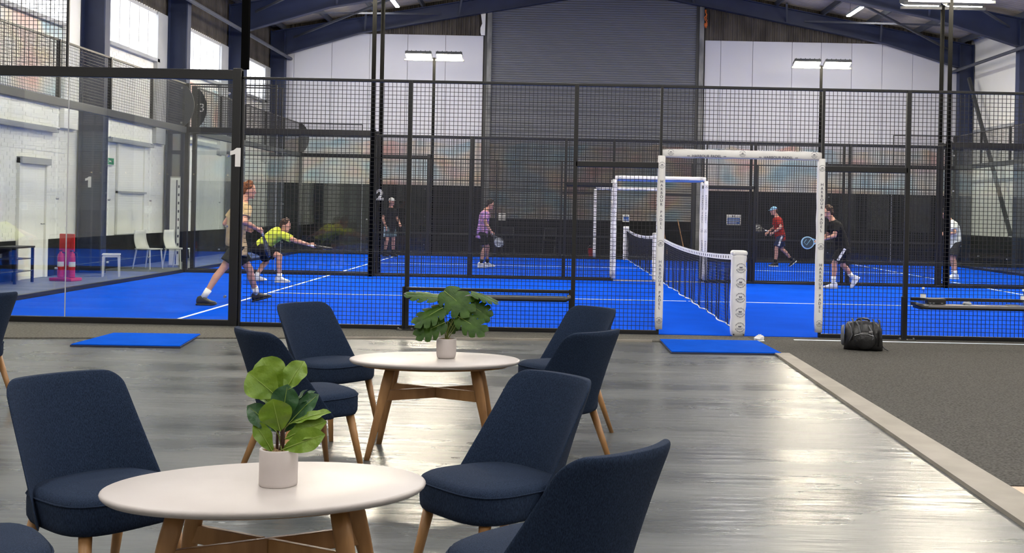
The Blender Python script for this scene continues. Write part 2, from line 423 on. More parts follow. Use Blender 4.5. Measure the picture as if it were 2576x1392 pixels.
# windows
wn = 0
for y0 in (0.55,5.55,10.6,15.6,20.6):
    wn += 1
    t = structure('window_%d' % wn, 'bright frosted high window in the left wall', 'window')
    y1 = y0+2.85
    n = 5
    for k in range(n):
        a = y0+(y1-y0)*k/n; b = y0+(y1-y0)*(k+1)/n
        MB().box((-XW-0.03,a+0.02,4.96),(-XW+0.0,b-0.02,6.02)).build('pane', M['pane'], t)
    for k in range(n+1):
        a = y0+(y1-y0)*k/n
        MB().box((-XW-0.03,a-0.02,4.95),(-XW+0.03,a+0.02,6.03)).build('mullion', M['winframe'], t)
    MB().box((-XW-0.03,y0-0.05,6.02),(-XW+0.06,y1+0.05,6.10)).build('head_rail', M['winframe'], t)
    MB().box((-XW-0.03,y0-0.05,4.88),(-XW+0.10,y1+0.05,4.96)).build('sill', M['greypaint'], t)
    MB().box((-XW,y1+0.05,4.90),(-XW+0.06,y1+0.10,6.1)).build('jamb', M['dark'], t)
d = structure('door_1', 'pale painted door in the left wall behind the end glass', 'door')
MB().box((-XW-0.03,6.78,0.0),(-XW+0.02,7.75,2.14)).build('door_leaf', M['cream'], d, bevel=0.008)
for a, b in ((6.68,6.78),(7.75,7.85)): MB().box((-XW-0.02,a,0),(-XW+0.06,b,2.24)).build('door_frame', M['cream'], d)
MB().box((-XW-0.02,6.68,2.14),(-XW+0.10,7.85,2.26)).build('door_head', M['greypaint'], d)
MB().tube([(-XW+0.02,7.62,1.02),(-XW+0.09,7.62,1.02),(-XW+0.09,7.50,1.02)],0.012,8).build('door_handle', M['steel'], d)
# ---- right wall
wr = structure('wall_right', 'right side wall of pale panels with a dark foot', 'wall')
for i in range(9):
    y = YF+i*4.62
    MB().box((XW,y+0.01,0.9),(XW+0.15,y+4.61,7.7)).build('wall_panel', M['cream'] if i else M['greypaint'], wr, bevel=0.01)
MB().box((XW-0.02,YF,0),(XW+0.15,YB,0.92)).build('dark_foot', M['skirt'], wr)
for z in (2.7, 4.4): MB().box((XW-0.05,YF,z),(XW,YB,z+0.09)).build('sheeting_rail', M['greypaint'], wr)
MB().beam((11.62,23.6,6.2),(11.62,20.0,1.0),0.10,0.10).build('diagonal_brace', M['dark'], wr)
# ---- front wall behind the camera, seen only in the glass
wf = tag(MB().box((-XW,YF-0.2,0),(XW,YF,9.9)).build('wall_front', M['greypaint']), 'plain grey wall behind the viewpoint', 'wall', kind='structure')

# ---- portal frames
def frame(y, label):
    t = structure('portal_frame', label, 'steel frame', (0,y,0))
    zl = lambda x: 9.05-0.185*abs(x)
    for s in (-1, 1):
        c = MB()
        for xx in (11.5, 11.97): c.box((min(s*xx,s*(xx-0.03)),-0.13,0),(max(s*xx,s*(xx-0.03)),0.13,7.4))
        c.box((min(s*11.5,s*11.95),-0.012,0),(max(s*11.5,s*11.95),0.012,7.4))
        c.build('column', M['navy'], t)
        r = MB()
        for up in (0, 1):
            pts = [(0.0, zl(0)), (9.0, zl(9.0)), (11.5, 6.62)] if not up else [(0.0, roofz(0)-0.20), (11.9, roofz(11.9)-0.20)]
            for a, b in zip(pts[:-1], pts[1:]):
                r.beam((s*a[0],0,a[1]),(s*b[0],0,b[1]),0.24,0.03,up=(0,0,1))
        q = [(0,zl(0)),(9.0,zl(9.0)),(11.5,6.62),(11.9,roofz(11.9)-0.2),(0,roofz(0)-0.2)]
        vs = [(s*x,-0.01,z) for x, z in q]+[(s*x,0.01,z) for x, z in q]
        r.add(vs, [(0,1,2,3,4),(9,8,7,6,5),(0,5,6,1),(1,6,7,2)])
        r.build('rafter', M['navy'], t)
        for x in (2.4,5.6,8.8):
            MB().beam((s*x,0.02,zl(x)+0.03),(s*(x-0.15),0.62,roofz(x)-0.12),0.06,0.06).build('fly_brace', M['purlin'], t)
            MB().beam((s*x,-0.02,zl(x)+0.03),(s*(x-0.15),-0.62,roofz(x)-0.12),0.06,0.06).build('fly_brace', M['purlin'], t)
    return t
for y, lb in zip(COLY, ('navy steel portal frame farthest behind the viewpoint','navy steel portal frame well behind the viewpoint','navy steel portal frame above the front fence','navy steel portal frame crossing the near court',
        'navy steel portal frame above the middle fences','navy steel portal frame over the near half of the far court','navy steel portal frame second from the back wall','navy steel portal frame against the back wall')):
    frame(y, lb)
ce = structure('ceiling', 'pitched hall roof of grey ribbed sheets on steel purlins', 'roof')
for bay in range(8):
    ya = YF+bay*(YB-YF)/8; yb = ya+(YB-YF)/8
    for s in (-1, 1):
        n = int((yb-ya)/0.05); vs = []; fs = []
        for i in range(n+1):
            y = ya+(yb-ya)*i/n; dz = 0.018*(1 if i % 4 in (0,1) else -1)
            vs += [(0,y,roofz(0)+0.03+dz),(s*12.2,y,roofz(12.2)+0.03+dz)]
        for i in range(n): fs.append((2*i,2*i+1,2*i+3,2*i+2))
        MB().add(vs, fs).build('roof_sheet', M['roof'], ce)
for s in (-1, 1):
    for k in range(8):
        x = s*(0.5+k*1.58)
        MB().box((x-0.035,YF,roofz(x)-0.19),(x+0.035,YB,roofz(x)-0.01)).build('purlin', M['purlin'], ce)
    MB().tube([(s*11.35,YF,6.5),(s*11.35,YB,6.5)],0.055,8).build('eaves_strut', M['purlin'], ce)
    for a, b in ((14.3,19.4),(19.4,24.2)):
        MB().beam((s*11.2,a,7.2),(s*6.2,b,8.1),0.06,0.06).build('roof_brace', M['purlin'], ce)
        MB().beam((s*6.2,a,8.1),(s*11.2,b,7.2),0.06,0.06).build('roof_brace', M['purlin'], ce)
MB().box((-0.1,YF,9.70),(0.1,YB,9.80)).build('ridge_cap', M['purlin'], ce)
# ================================================================== court fences
WT = 0.0028   # half wire thickness
def wires_x(x0, x1, z0, z1, pitch=0.05):
    mb = MB()
    n = max(1, round((x1-x0)/pitch)); m = max(1, round((z1-z0)/pitch))
    for i in range(1, n):
        x = x0+(x1-x0)*i/n; mb.box((x-WT,-WT,z0),(x+WT,WT,z1))
    for i in range(1, m):
        z = z0+(z1-z0)*i/m; mb.box((x0,0.001,z-WT),(x1,0.001+2*WT,z+WT))
    return mb
def side_fence(y, out, label, near=False):
    """a 20 m long court side at depth y; out is the side (-1/+1) that faces away from the court"""
    t = structure('court_fence', label, 'fence', (0,y,0))
    t['kind'] = 'thing'
    B = M['black']
    P = lambda lo, hi, name='post', m=B, bv=0.006: MB().box(lo, hi).build(name, m, t, bevel=bv)
    # glass bays
    for s in (-1, 1):
        for a, b in ((6.15,8.111),(8.119,9.97)):
            x0, x1 = sorted((s*a, s*b))
            MB().box((x0,-0.006,0.07),(x1,0.006,2.97)).build('glass_pane', M['glass'], t)
            for z in (0.5, 1.5, 2.5):
                pass
        x0, x1 = sorted((s*6.03, s*10.04))
        P((x0,-0.04,0),(x1,0.04,0.07),'bottom_rail'); P((x0,-0.045,2.96),(x1,0.045,3.08),'top_rail')
        x0, x1 = sorted((s*6.03, s*6.135)); P((x0,-0.05,0),(x1,0.05,3.10))
        x0, x1 = sorted((s*9.97, s*10.05)); P((x0,-0.05,0),(x1,0.05,4.0))
        x0, x1 = sorted((s*8.111, s*8.119))
        MB().box((x0,-0.007,0.07),(x1,0.007,2.97)).build('glass_joint', M['winframe'] if near else M['greypaint'], t)
        for z in (0.35,1.2,2.05,2.8):
            MB().tube([(s*6.19,-0.02,z),(s*6.19,0.02,z)],0.016,8).build('glass_clamp', M['steel'], t)
        # high corner mesh
        x0, x1 = sorted((s*8.16, s*9.97))
        tag(wires_x(x0,x1,3.08,3.98).build('mesh_panel', M['wire'], t), kind='stuff')
        P((x0,-0.018,3.97),(x1,0.018,4.0),'mesh_frame'); P((min(s*8.13,s*8.16),-0.018,3.08),(max(s*8.13,s*8.16),0.018,4.0),'mesh_frame')
    # mesh bays
    for a, b in ((-6,-4),(-4,-2),(-2,-0.97),(0.97,2),(2,4),(4,6)):
        tag(wires_x(a+0.02,b-0.02,0.05,2.97).build('mesh_panel', M['wire'], t), kind='stuff')
        P((a,-0.02,0),(b,0.02,0.05),'bottom_rail')
        for z in (0.93, 2.06):
            if abs(b) <= 2 and abs(a) <= 2 and z > 2: continue
            MB().tube([(a,0.006*out,z),(b,0.006*out,z)],0.0045,6).build('mid_rail', M['dark'] if z < 1 else B, t)
    tag(wires_x(-0.95,0.95,2.25,2.97).build('mesh_panel', M['wire'], t), kind='stuff')
    for a, b in ((-2,-0.95),(0.95,2)): P((a,-0.03,2.0),(b,0.03,2.07),'door_head_rail')
    P((-6.03,-0.02,2.97),(6.03,0.02,3.005),'top_rail')
    for x in (-4,-2,2,4): P((x-0.026,-0.03,0),(x+0.026,0.03,3.0))
    for x in (-6.015,6.015): P((x-0.015,-0.02,0),(x+0.015,0.02,3.0),'mesh_frame')
    for x in (-4,-2,2,4):
        P((x-0.05,out*0.03-0.025,0),(x-0.022,out*0.03+0.025,0.52),'post_stiffener')
        MB().box((x-0.10,min(0,out*0.14),0),(x+0.10,max(0,out*0.14),0.012)).build('base_plate', B, t)
        for dx in (-0.08,0.08): MB().tube([(x+dx,out*0.10,0.012),(x+dx,out*0.10,0.03)],0.012,6).build('anchor_bolt', M['steel'], t)
    for x in (-0.975,0.975): P((x-0.016,-0.025,0),(x+0.016,0.025,3.0),'door_post')
    return t
F1 = side_fence(0.0, -1, 'black mesh and glass fence nearest the camera along the front court', near=True)
side_fence(9.96, 1, 'black mesh and glass fence on the far long side of the front court')
side_fence(10.44, -1, 'black mesh and glass fence just behind the front court fence, bordering the far court')
side_fence(20.4, 1, 'black mesh and glass fence farthest back in front of the black wall band')
def end_fence(x, y0, label):
    t = thing('court_end_fence', label, 'fence', (x,y0,0))
    B = M['black']
    for k in range(5):
        MB().box((-0.006,k*2+0.012,0.07),(0.006,k*2+1.988,2.97)).build('glass_pane', M['glass'], t)
        mb = MB()
        for i in range(1, 40): mb.box((-WT,k*2+i*0.05-WT,3.08),(WT,k*2+i*0.05+WT,3.97))
        for i in range(1, 18): mb.box((0.001,k*2,3.08+i*0.05-WT),(0.001+2*WT,k*2+2,3.08+i*0.05+WT))
        tag(mb.build('mesh_panel', M['wire'], t), kind='stuff')
        for z in (0.4,1.5,2.6):
            MB().tube([(-0.02,k*2+0.05,z),(0.02,k*2+0.05,z)],0.016,8).build('glass_clamp', M['steel'], t)
    for k in range(6): MB().box((-0.03,k*2-0.02 if 0 < k < 5 else (k*2 if k == 0 else k*2-0.04),3.0),(0.03,k*2+0.02 if 0 < k < 5 else (0.04 if k == 0 else k*2),4.0)).build('post', B, t)
    MB().box((-0.045,0,2.95),(0.045,10,3.08)).build('top_rail', M['dark'], t, bevel=0.006)
    MB().box((-0.02,0,3.97),(0.02,10,4.0)).build('mesh_frame', B, t)
    MB().box((-0.04,0,0),(0.04,10,0.07)).build('bottom_rail', B, t)
    return t
end_fence(-10.06, 0.0, 'glass end wall with mesh top at the left of the front court')
end_fence(-10.06, 10.42, 'glass end wall with mesh top at the left of the far court')
end_fence(10.06, 0.0, 'glass end wall with mesh top at the right of the front court')
end_fence(10.06, 10.42, 'glass end wall with mesh top at the right of the far court')

# ---- number plates and post numerals
def dplate(x, y, z0, label, num=None):
    t = thing('number_plate', label, 'sign', (x,y,z0), group='half-round number plates')
    n = 14; h = 0.94; sag = 0.24; r = (h*h/4+sag*sag)/(2*sag)
    arc = []
    for i in range(n+1):
        zz = h*i/n; arc.append((math.sqrt(max(r*r-(zz-h/2)**2,0))-(r-sag), zz))
    pts = [(0,0)]+[(max(a,0.001),zz) for a, zz in arc]+[(0,h)]
    k = len(pts)
    vs = [(a,-0.012,zz) for a, zz in pts]+[(a,0.012,zz) for a, zz in pts]
    MB().add(vs, [tuple(range(k)), tuple(range(2*k-1,k-1,-1))]+[(i,i+k,(i+1)%k+k,(i+1)%k) for i in range(k)]).build('plate', M['dark'], t)
    for z in (0.1,0.84): MB().box((-0.04,-0.01,z-0.02),(0.02,0.01,z+0.02)).build('bracket', M['steel'], t)
    if num: text('numeral', num, 0.26, M['pad'], t, (0.13,-0.014,0.47))
dplate(-10.10,9.90,3.06,'dark half-round plate on the far left corner of the front court')
dplate(-10.02,10.50,3.06,'half-round black plate with a white 3 at the upper left','3')
dplate(-10.02,20.45,3.06,'small half-round black plate at the far back left corner')
def numeral_one(t, h):
    p = [(-0.10,0.0),(-0.10,-0.62),(-0.10,-1.0),(0.22,-1.0),(0.22,0.0),(-0.02,0.0),(-0.26,-0.14),(-0.34,-0.18),(-0.34,-0.40),(-0.10,-0.32)]
    q = [(-0.05,-1.0),(0.24,-1.0),(0.24,0.0),(0.02,0.0),(-0.14,-0.13),(-0.32,-0.18),(-0.32,-0.40),(-0.05,-0.33)]
    n = len(q); vs = [(x*h,-0.003,(z+0.5)*h) for x, z in q]+[(x*h,0.0,(z+0.5)*h) for x, z in q]
    MB().add(vs, [tuple(range(n-1,-1,-1)), tuple(range(n,2*n))]+[(i,(i+1)%n,(i+1)%n+n,i+n) for i in range(n)]).build('numeral', M['pad'], t)
numeral_one(thing('post_numeral', 'white numeral 1 on the thick black post at the left', 'numeral', (-6.075,-0.0505,2.03)), 0.225)
t = thing('post_numeral', 'white numeral 2 on the middle black post', 'numeral', (-5.985,10.385,1.72))
text('numeral', '2', 0.30, M['pad'], t, (0.0,-0.001,0), extrude=0.002, bold=0.012)
numeral_one(thing('column_numeral', 'white numeral 1 on the navy column behind the end glass', 'numeral', (-11.74,9.160,1.86)), 0.22)

# ---- floodlight poles
def flood_pole(x, y, z0, aim, label, sq=0.0):
    t = thing('floodlight_pole', label, 'floodlight', (x,y,z0))
    H = 6.1-z0
    if sq: MB().box((-sq/2,-sq/2,0),(sq/2,sq/2,H)).build('pole', M['pole'], t, bevel=0.008)
    else: MB().tube([(0,0,0),(0,0,H)],0.045,12).build('pole', M['pole'], t, smooth=True)
    MB().box((-0.92,-0.03,H-0.10),(0.92,0.03,H-0.04)).build('cross_arm', M['dark'], t)
    for s in (-1, 1):
        hd = MB()
        rot = Matrix.Rotation(aim*R(18), 3, 'X')
        def bx(lo, hi, mm, name, par):
            m_ = MB().box(lo, hi); m_.v = [tuple(rot @ Vector(p)+Vector((s*0.47,aim*0.10,H+0.03))) for p in m_.v]
            return m_.build(name, mm, par)
        h = bx((-0.40,-0.17,0.0),(0.40,0.17,0.09), M['dark'], 'lamp_housing', t)
        bx((-0.37,-0.14,-0.022),(0.37,0.14,-0.001), M['flood'], 'lamp_lens', h)
        for k in range(6): bx((-0.36+k*0.14,-0.15,0.09),(-0.34+k*0.14,0.15,0.12), M['dark'], 'cooling_fin', h)
    return t
flood_pole(-6.02,0.06,3.10,1,'square black floodlight mast rising from the front fence',0.085)
flood_pole(6.02,0.06,3.10,1,'square black floodlight mast on the front fence at the right',0.085)
for x, w in ((-6.08,'left'),(6.02,'right')):
    flood_pole(x,9.82,0,-1,'slim floodlight pole on the %s, first of the middle pair' % w)
    flood_pole(x+(0.05 if x < 0 else 0.10),10.60,0,1,'slim floodlight pole on the %s, second of the middle pair' % w)
    flood_pole(x+(0.08 if x < 0 else -0.1),20.55,0,-1,'lit twin floodlight on the far %s in front of the white wall' % w)

# ---- roof battens, cafe lights
def batten(x, y, z, label, L=1.6):
    t = thing('roof_light', label, 'light', (x,y,z), group='linear roof lights')
    MB().box((-0.07,-L/2,0.0),(0.07,L/2,0.06)).build('housing', M['greypaint'], t)
    MB().box((-0.055,-L/2+0.03,-0.03),(0.055,L/2-0.03,-0.001)).build('tube', M['batten'], t)
    for s in (-1,1): MB().tube([(0,s*L*0.35,0.06),(0,s*L*0.35,roofz(x)-0.05-z)],0.006,5).build('hanger', M['dark'], t)
batten(-7.4,21.4,7.95,'lit linear light under the roof at the upper left')
batten(7.15,21.4,7.95,'lit linear light under the roof at the upper right')
for x in (-7.2,-2.4,2.4,7.2):
    for y in (-14.5,-11.0,-7.5,-4.0): batten(x,y,6.6,'linear light hanging over the seating area near the viewpoint')
for x in (-7.4,-2.5,2.5,7.15):  # added out-of-view battens, repeating the visible pair to brighten walls and roof
    for y in (17.0,12.4,7.8,3.2): batten(x,y,roofz(x)-0.42,'added unseen linear light above the courts, brightening the walls and roof')
for k in range(8):
    t = thing('pendant_bulb', 'small warm pendant bulb hanging near the viewpoint', 'light', (-8+k*1.5,-15.2,2.75), group='warm pendant bulbs')
    MB().ball((0,0,0),0.035,10,6).build('bulb', M['bulb'], t, smooth=True)
    MB().tube([(0,0,0.035),(0,0,0.09)],0.018,8).build('socket', M['black'], t)
    MB().tube([(0,0,0.09),(0,0,roofz(-8+k*1.5)-2.8)],0.004,4).build('cable', M['black'], t)

# ---- padded doorways
def logo_mesh(r, name='printed_emblem'):
    mb = MB()
    def leaf(cx, cz, a, l, w):
        pts = []
        for i in range(9):
            t_ = i/8; pts.append((t_*l, w*math.sin(PI*t_)**0.8))
        pl = pts+[(p, -q) for p, q in reversed(pts[1:-1])]
        mb.add([(cx+p*math.cos(a)-q*math.sin(a), 0, cz+p*math.sin(a)+q*math.cos(a)) for p, q in pl], [tuple(range(len(pl)))])
    leaf(-0.03*r, 0.02*r, R(135), 0.34*r, 0.13*r); leaf(0.03*r, 0.02*r, R(45), 0.34*r, 0.13*r)
    n = 34
    for i in range(n):
        a = 2*PI*i/n
        if abs(math.sin(a)) < 0.20: continue
        ca, sa = math.cos(a), math.sin(a); h = 0.16*r if i % 3 else 0.10*r; w_ = 0.045*r
        vs = []
        for u, v in ((-w_,0.80*r),(w_,0.80*r),(w_,0.80*r+h),(-w_,0.80*r+h)):
            vs.append((v*ca-u*sa, 0, v*sa+u*ca))
        mb.add(vs, [(0,1,2,3)])
    mb.add([(-0.72*r,0,-0.14*r),(0.72*r,0,-0.14*r),(0.72*r,0,-0.19*r),(-0.72*r,0,-0.19*r)], [(0,1,2,3)])
    for k in range(7):
        x = (-0.42+k*0.14)*r
        mb.add([(x-0.04*r,0,-0.30*r),(x+0.03*r,0,-0.30*r),(x+0.03*r,0,-0.44*r),(x-0.04*r,0,-0.44*r)], [(0,1,2,3)])
    # extrude a little so that the print is a thin skin of its own
    k = len(mb.v); mb.v += [(x, y-0.0008, z) for x, y, z in mb.v]; f0 = list(mb.f)
    mb.f = f0+[tuple(i+k for i in reversed(f)) for f in f0]
    return mb.mesh(name, M['ink'])
LOGO_S = logo_mesh(0.040); LOGO_L = logo_mesh(0.062)
VT = 'H\nA\nR\nB\nO\nU\nR\n\nP\nA\nD\nE\nL'
def wob(x, y, z0, z1, r, n=16, sq=True, seed=0):
    """slightly lumpy padded sleeve"""
    rnd = random.Random(seed); rings = []
    k = 14
    for i in range(k+1):
        z = z0+(z1-z0)*i/k; e = r*(1+rnd.uniform(-0.05,0.05)); ox = rnd.uniform(-0.002,0.002)
        if i in (0, k): e *= 0.93
        ring = []
        for j in range(n):
            a = 2*PI*j/n; c, s_ = math.cos(a), math.sin(a)
            q = (abs(c)**4+abs(s_)**4)**-0.25 if sq else 1.0
            ring.append((x+ox+e*q*c, y+e*q*s_, z))
        rings.append(ring)
    return MB().loft(rings)
def doorway(y, label, face=-1, detail=True, blue=False):
    t = thing('padded_doorway', label, 'door frame', (0,y,0), group='white padded court doorways')
    for s in (-1, 1):
        p = wob(s*0.962,0,0.065,2.155,0.047,seed=int(y*10)+s).build('post_pad', M['pad'], t, smooth=True)
        for z in (2.04,1.10,0.175):
            l_ = link('printed_emblem', LOGO_S, p); l_.location = (s*0.962,-0.0515,z)
        for z in (1.565,0.60):
            text('lettering', VT, 0.047, M['ink'], p, (s*0.962,-0.0520,z), extrude=0.0005, space=0.98)
    # header pad: lofted along x
    rnd = random.Random(int(y*7)); rings = []
    for i in range(21):
        x = -0.955+1.91*i/20; e = 1+rnd.uniform(-0.06,0.06)
        if i in (0,20): e = 0.85
        ring = []
        for j in range(14):
            a = 2*PI*j/14; c, s_ = math.cos(a), math.sin(a); q = (abs(c)**4+abs(s_)**4)**-0.25
            ring.append((x, 0.052*e*q*c, 2.185+0.052*e*q*s_+rnd.uniform(-0.001,0.001)))
        rings.append(ring)
    h = MB().loft(rings).build('header_pad', M['pad'], t, smooth=True)
    for x in (-0.86,0.0,0.86):
        l_ = link('printed_emblem', LOGO_S, h); l_.location = (x,-0.0565,2.195)
    for x in (-0.43,0.43):
        text('lettering', '••  HARBOUR PADEL  ••', 0.045, M['ink'], h, (x,-0.0575,2.155), extrude=0.0005)
    if blue:
        MB().box((-0.90,-0.060,2.137),(0.90,-0.054,2.165)).build('blue_stripe', M['signblue'], h)
doorway(0.0, 'white padded doorway nearest the camera, with printed letters down its posts')
doorway(9.92, 'white padded doorway on the far side of the front court', blue=True)
doorway(10.46, 'white padded doorway of the far court, right behind another one', blue=True)
doorway(20.36, 'small white padded doorway farthest back before the shutter')

# ---- nets
def net(y0, label):
    t = thing('padel_net', label, 'net', (0,y0,0))
    ya, yb = 0.06, 9.90
    zt = lambda y: 0.98-0.10*(1-(2*(y-ya)/(yb-ya)-1)**2)
    for y in (ya, yb):
        p = wob(0,y,0.0,1.02,0.088,seed=3).build('post_sleeve', M['pad'], t, smooth=True)
        MB().box((-0.095,y-0.095,0.965),(0.095,y+0.095,1.03)).build('post_cap', M['pad'], p, bevel=0.03, seg=3)
        for k in range(5):
            l_ = link('printed_emblem', LOGO_L, p); l_.location = (0.012,y-0.0965,0.82-k*0.178)
        for dx in (-0.06,0.06): MB().ball((dx,y-0.095,0.02),0.010,8,5).build('eyelet', M['black'], p)
    mb = MB(); n = 246; h = 0.0022
    ys = [ya+0.07+(yb-ya-0.14)*i/n for i in range(n+1)]
    rnd = random.Random(5)
    for y in ys:
        wv = 0.02*math.sin(y*7.1)+0.012*math.sin(y*17)
        mb.tube([(0,y,zt(y)-0.02),(wv*0.5,y+0.01,0.5),(wv,y,0.06)],h,4,cap=False)
    for k in range(22):
        f = k/21
        pts = []
        for i in range(0, n+1, 6):
            y = ys[i]; z = 0.06+(zt(y)-0.08)*f; wv = (0.02*math.sin(y*7.1)+0.012*math.sin(y*17))*(1-f)
            pts.append((wv,y,z))
        mb.tube(pts,h,4,cap=False)
    tag(mb.build('net_mesh', M['wire'], t), kind='stuff')
    rings = [[(-0.007,y,zt(y)-0.065),(0.007,y,zt(y)-0.065),(0.009,y,zt(y)),(-0.009,y,zt(y))] for y in [ya+0.06+(yb-ya-0.12)*i/24 for i in range(25)]]
    b = MB().loft(rings).build('top_band', M['paper'], t)
    for k in range(46):
        y = ya+0.3+k*0.208
        for sx in (-1, 1):
            m_ = MB()
            for a in (R(50), R(130)): m_.beam((sx*0.0095,y-0.02*math.cos(a),zt(y)-0.033-0.02*math.sin(a)),(sx*0.0095,y+0.02*math.cos(a),zt(y)-0.033+0.02*math.sin(a)),0.002,0.010,up=(1,0,0))
            m_.build('band_mark', M['ink'], b)
    pts = [(0.02*math.sin(y*7.1),y,0.055+0.012*math.sin(y*3.0)) for y in [ya+0.05+(yb-ya-0.1)*i/60 for i in range(61)]]
    MB().tube(pts,0.008,6).build('bottom_cord', M['paper'], t)
    pts = [(0,y,zt(y)+0.002) for y in [ya+0.05+(yb-ya-0.1)*i/24 for i in range(25)]]
    MB().tube(pts,0.004,5).build('top_cable', M['steel'], t)
net(0.0, 'black tennis-style net of the front court between white sleeved posts')
net(10.42, 'black net of the far court seen beyond the first net')

# ---- benches on the front fence
def bench(x0, x1, label):
    t = thing('fence_bench', label, 'bench', (x0,-0.035,0))
    L = x1-x0
    MB().box((0.0,-0.05,0.475),(L,-0.0,0.515)).build('rear_rail', M['black'], t, bevel=0.006)
    for k in range(3):
        y = -0.085-k*0.095
        MB().box((0.05,y-0.040,0.425),(L-0.03,y+0.040,0.445)).build('seat_slat', M['steel'] if x0 > 0 else M['dark'], t, bevel=0.008)
    MB().tube([(0.02,-0.02,0.44),(0.02,-0.30,0.44),(0.06,-0.345,0.42),(L-0.04,-0.345,0.42),(L,-0.30,0.44),(L,-0.02,0.44)],0.024,10).build('front_rail', M['black'], t, smooth=True)
    if x0 > 0:
        MB().box((0.10,-0.374,0.425),(L-0.05,-0.366,0.452)).build('front_trim', M['steel'], t)
    for x in (0.05,L-0.05):
        MB().beam((x,-0.28,0.405),(x,0.0,0.405),0.03,0.03).build('bracket', M['black'], t)
    return t
bench(-4.0,-2.05,'black bench fixed along the front fence behind the split-leaf plant')
bench(2.05,4.15,'steel-topped bench fixed along the front fence at the right with bottles on it')
def bottle(x, y, z, label):
    t = thing('water_bottle', label, 'bottle', (x,y,z), group='plastic water bottles on the bench')
    MB().lathe([(0.02,0),(0.031,0.004),(0.032,0.05),(0.029,0.06),(0.032,0.07),(0.032,0.125),(0.028,0.145),(0.014,0.172),(0.013,0.185)],16).build('bottle_body', M['bottle'], t, smooth=True)
    MB().lathe([(0.0325,0.075),(0.0328,0.076),(0.0328,0.115),(0.0325,0.116)],16,cap=False).build('paper_band', M['paper'], t)
    MB().lathe([(0.015,0.178),(0.016,0.180),(0.016,0.197),(0.014,0.199)],12).build('cap', M['paper'], t)
    MB().lathe([(0.001,0.003),(0.028,0.004),(0.029,0.06),(0.001,0.061)],14).build('water', M['bottle'], t, smooth=True)
bottle(2.15,-0.20,0.446,'clear water bottle at the left end of the steel-topped bench')
bottle(3.34,-0.20,0.446,'clear water bottle cut off by the right edge of the picture')
t = thing('speaker_box', 'small flat black box on the steel-topped bench beside the bottle', 'box', (2.31,-0.16,0.446))
MB().box((-0.11,-0.06,0.004),(0.11,0.06,0.062)).build('case', M['black'], t, bevel=0.008)
MB().box((-0.105,-0.055,0.062),(0.105,0.055,0.066)).build('lid', M['dark'], t)
for dx in (-0.08,-0.04,0.06): MB().box((dx-0.012,-0.063,0.012),(dx+0.012,-0.060,0.018)).build('stud', M['greypaint'], t)
t = thing('wristband', 'small grey crumpled wristband lying on the steel-topped bench', 'wristband', (2.68,-0.18,0.446))
MB().tube([(0.04*math.cos(a),0.025*math.sin(a),0.016+0.008*math.sin(2*a)) for a in [2*PI*i/16 for i in range(17)]],0.014,8).build('loop', M['greypaint'], t, smooth=True)
MB().box((-0.02,-0.012,0.001),(0.03,0.012,0.012)).build('flap', M['greypaint'], t, bevel=0.004)
t = thing('phone_case', 'flat pale phone on the steel-topped bench near the right edge', 'phone', (3.22,-0.18,0.446))
MB().box((-0.075,-0.036,0.001),(0.075,0.036,0.010)).build('body', M['trim'], t, bevel=0.004)
MB().box((-0.068,-0.030,0.0101),(0.068,0.030,0.0112)).build('screen', M['black'], t)

# ---- doormats, paper, bag, ball
def doormat(pts, label):
    n = 4
    t = thing('door_mat', label, 'mat', (0,0,0), group='blue doormats')
    mb = MB().add([(p[0],p[1],0.0015) for p in pts]+[(p[0],p[1],0.016) for p in pts], [(3,2,1,0),(4,5,6,7)]+[(i,(i+1)%4,(i+1)%4+4,i+4) for i in range(4)])
    mb.build('pile', M['matblue'], t, bevel=0.004)
    c = Vector((sum(p[0] for p in pts)/4, sum(p[1] for p in pts)/4))
    q = [c+(Vector(p)-c)*1.014 for p in pts]
    MB().add([(p[0],p[1],-0.010) for p in q]+[(p[0],p[1],0.006) for p in q], [(3,2,1,0),(4,5,6,7)]+[(i,(i+1)%4,(i+1)%4+4,i+4) for i in range(4)]).build('backing', M['ink'], t)
doormat([(-7.12,-2.09),(-6.03,-2.05),(-6.16,-1.0),(-7.10,-1.06)], 'bright blue doormat on the concrete at the left')
doormat([(-0.985,-1.70),(0.18,-1.64),(0.13,-0.56),(-1.0,-0.60)], 'bright blue doormat in front of the open doorway')
random.seed(9)
mb = MB().ball((0,0,0.03),(0.055,0.04,0.035),12,8)
mb.v = [(x*(1+random.uniform(-.3,.3)), y*(1+random.uniform(-.3,.3)), max(0.001,z*(1+random.uniform(-.3,.35)))) for x, y, z in mb.v]
t = thing('crumpled_paper', 'crumpled white paper on the carpet beside the doormat', 'paper', (0.155,-0.50,0.004))
mb.build('paper_wad', M['paper'], t)
mb = MB().add([(-0.03,-0.05,0.001),(0.06,-0.045,0.004),(0.05,-0.01,0.022),(-0.02,-0.012,0.015)],[(0,1,2,3),(3,2,1,0)]); mb.build('loose_flap', M['paper'], t)
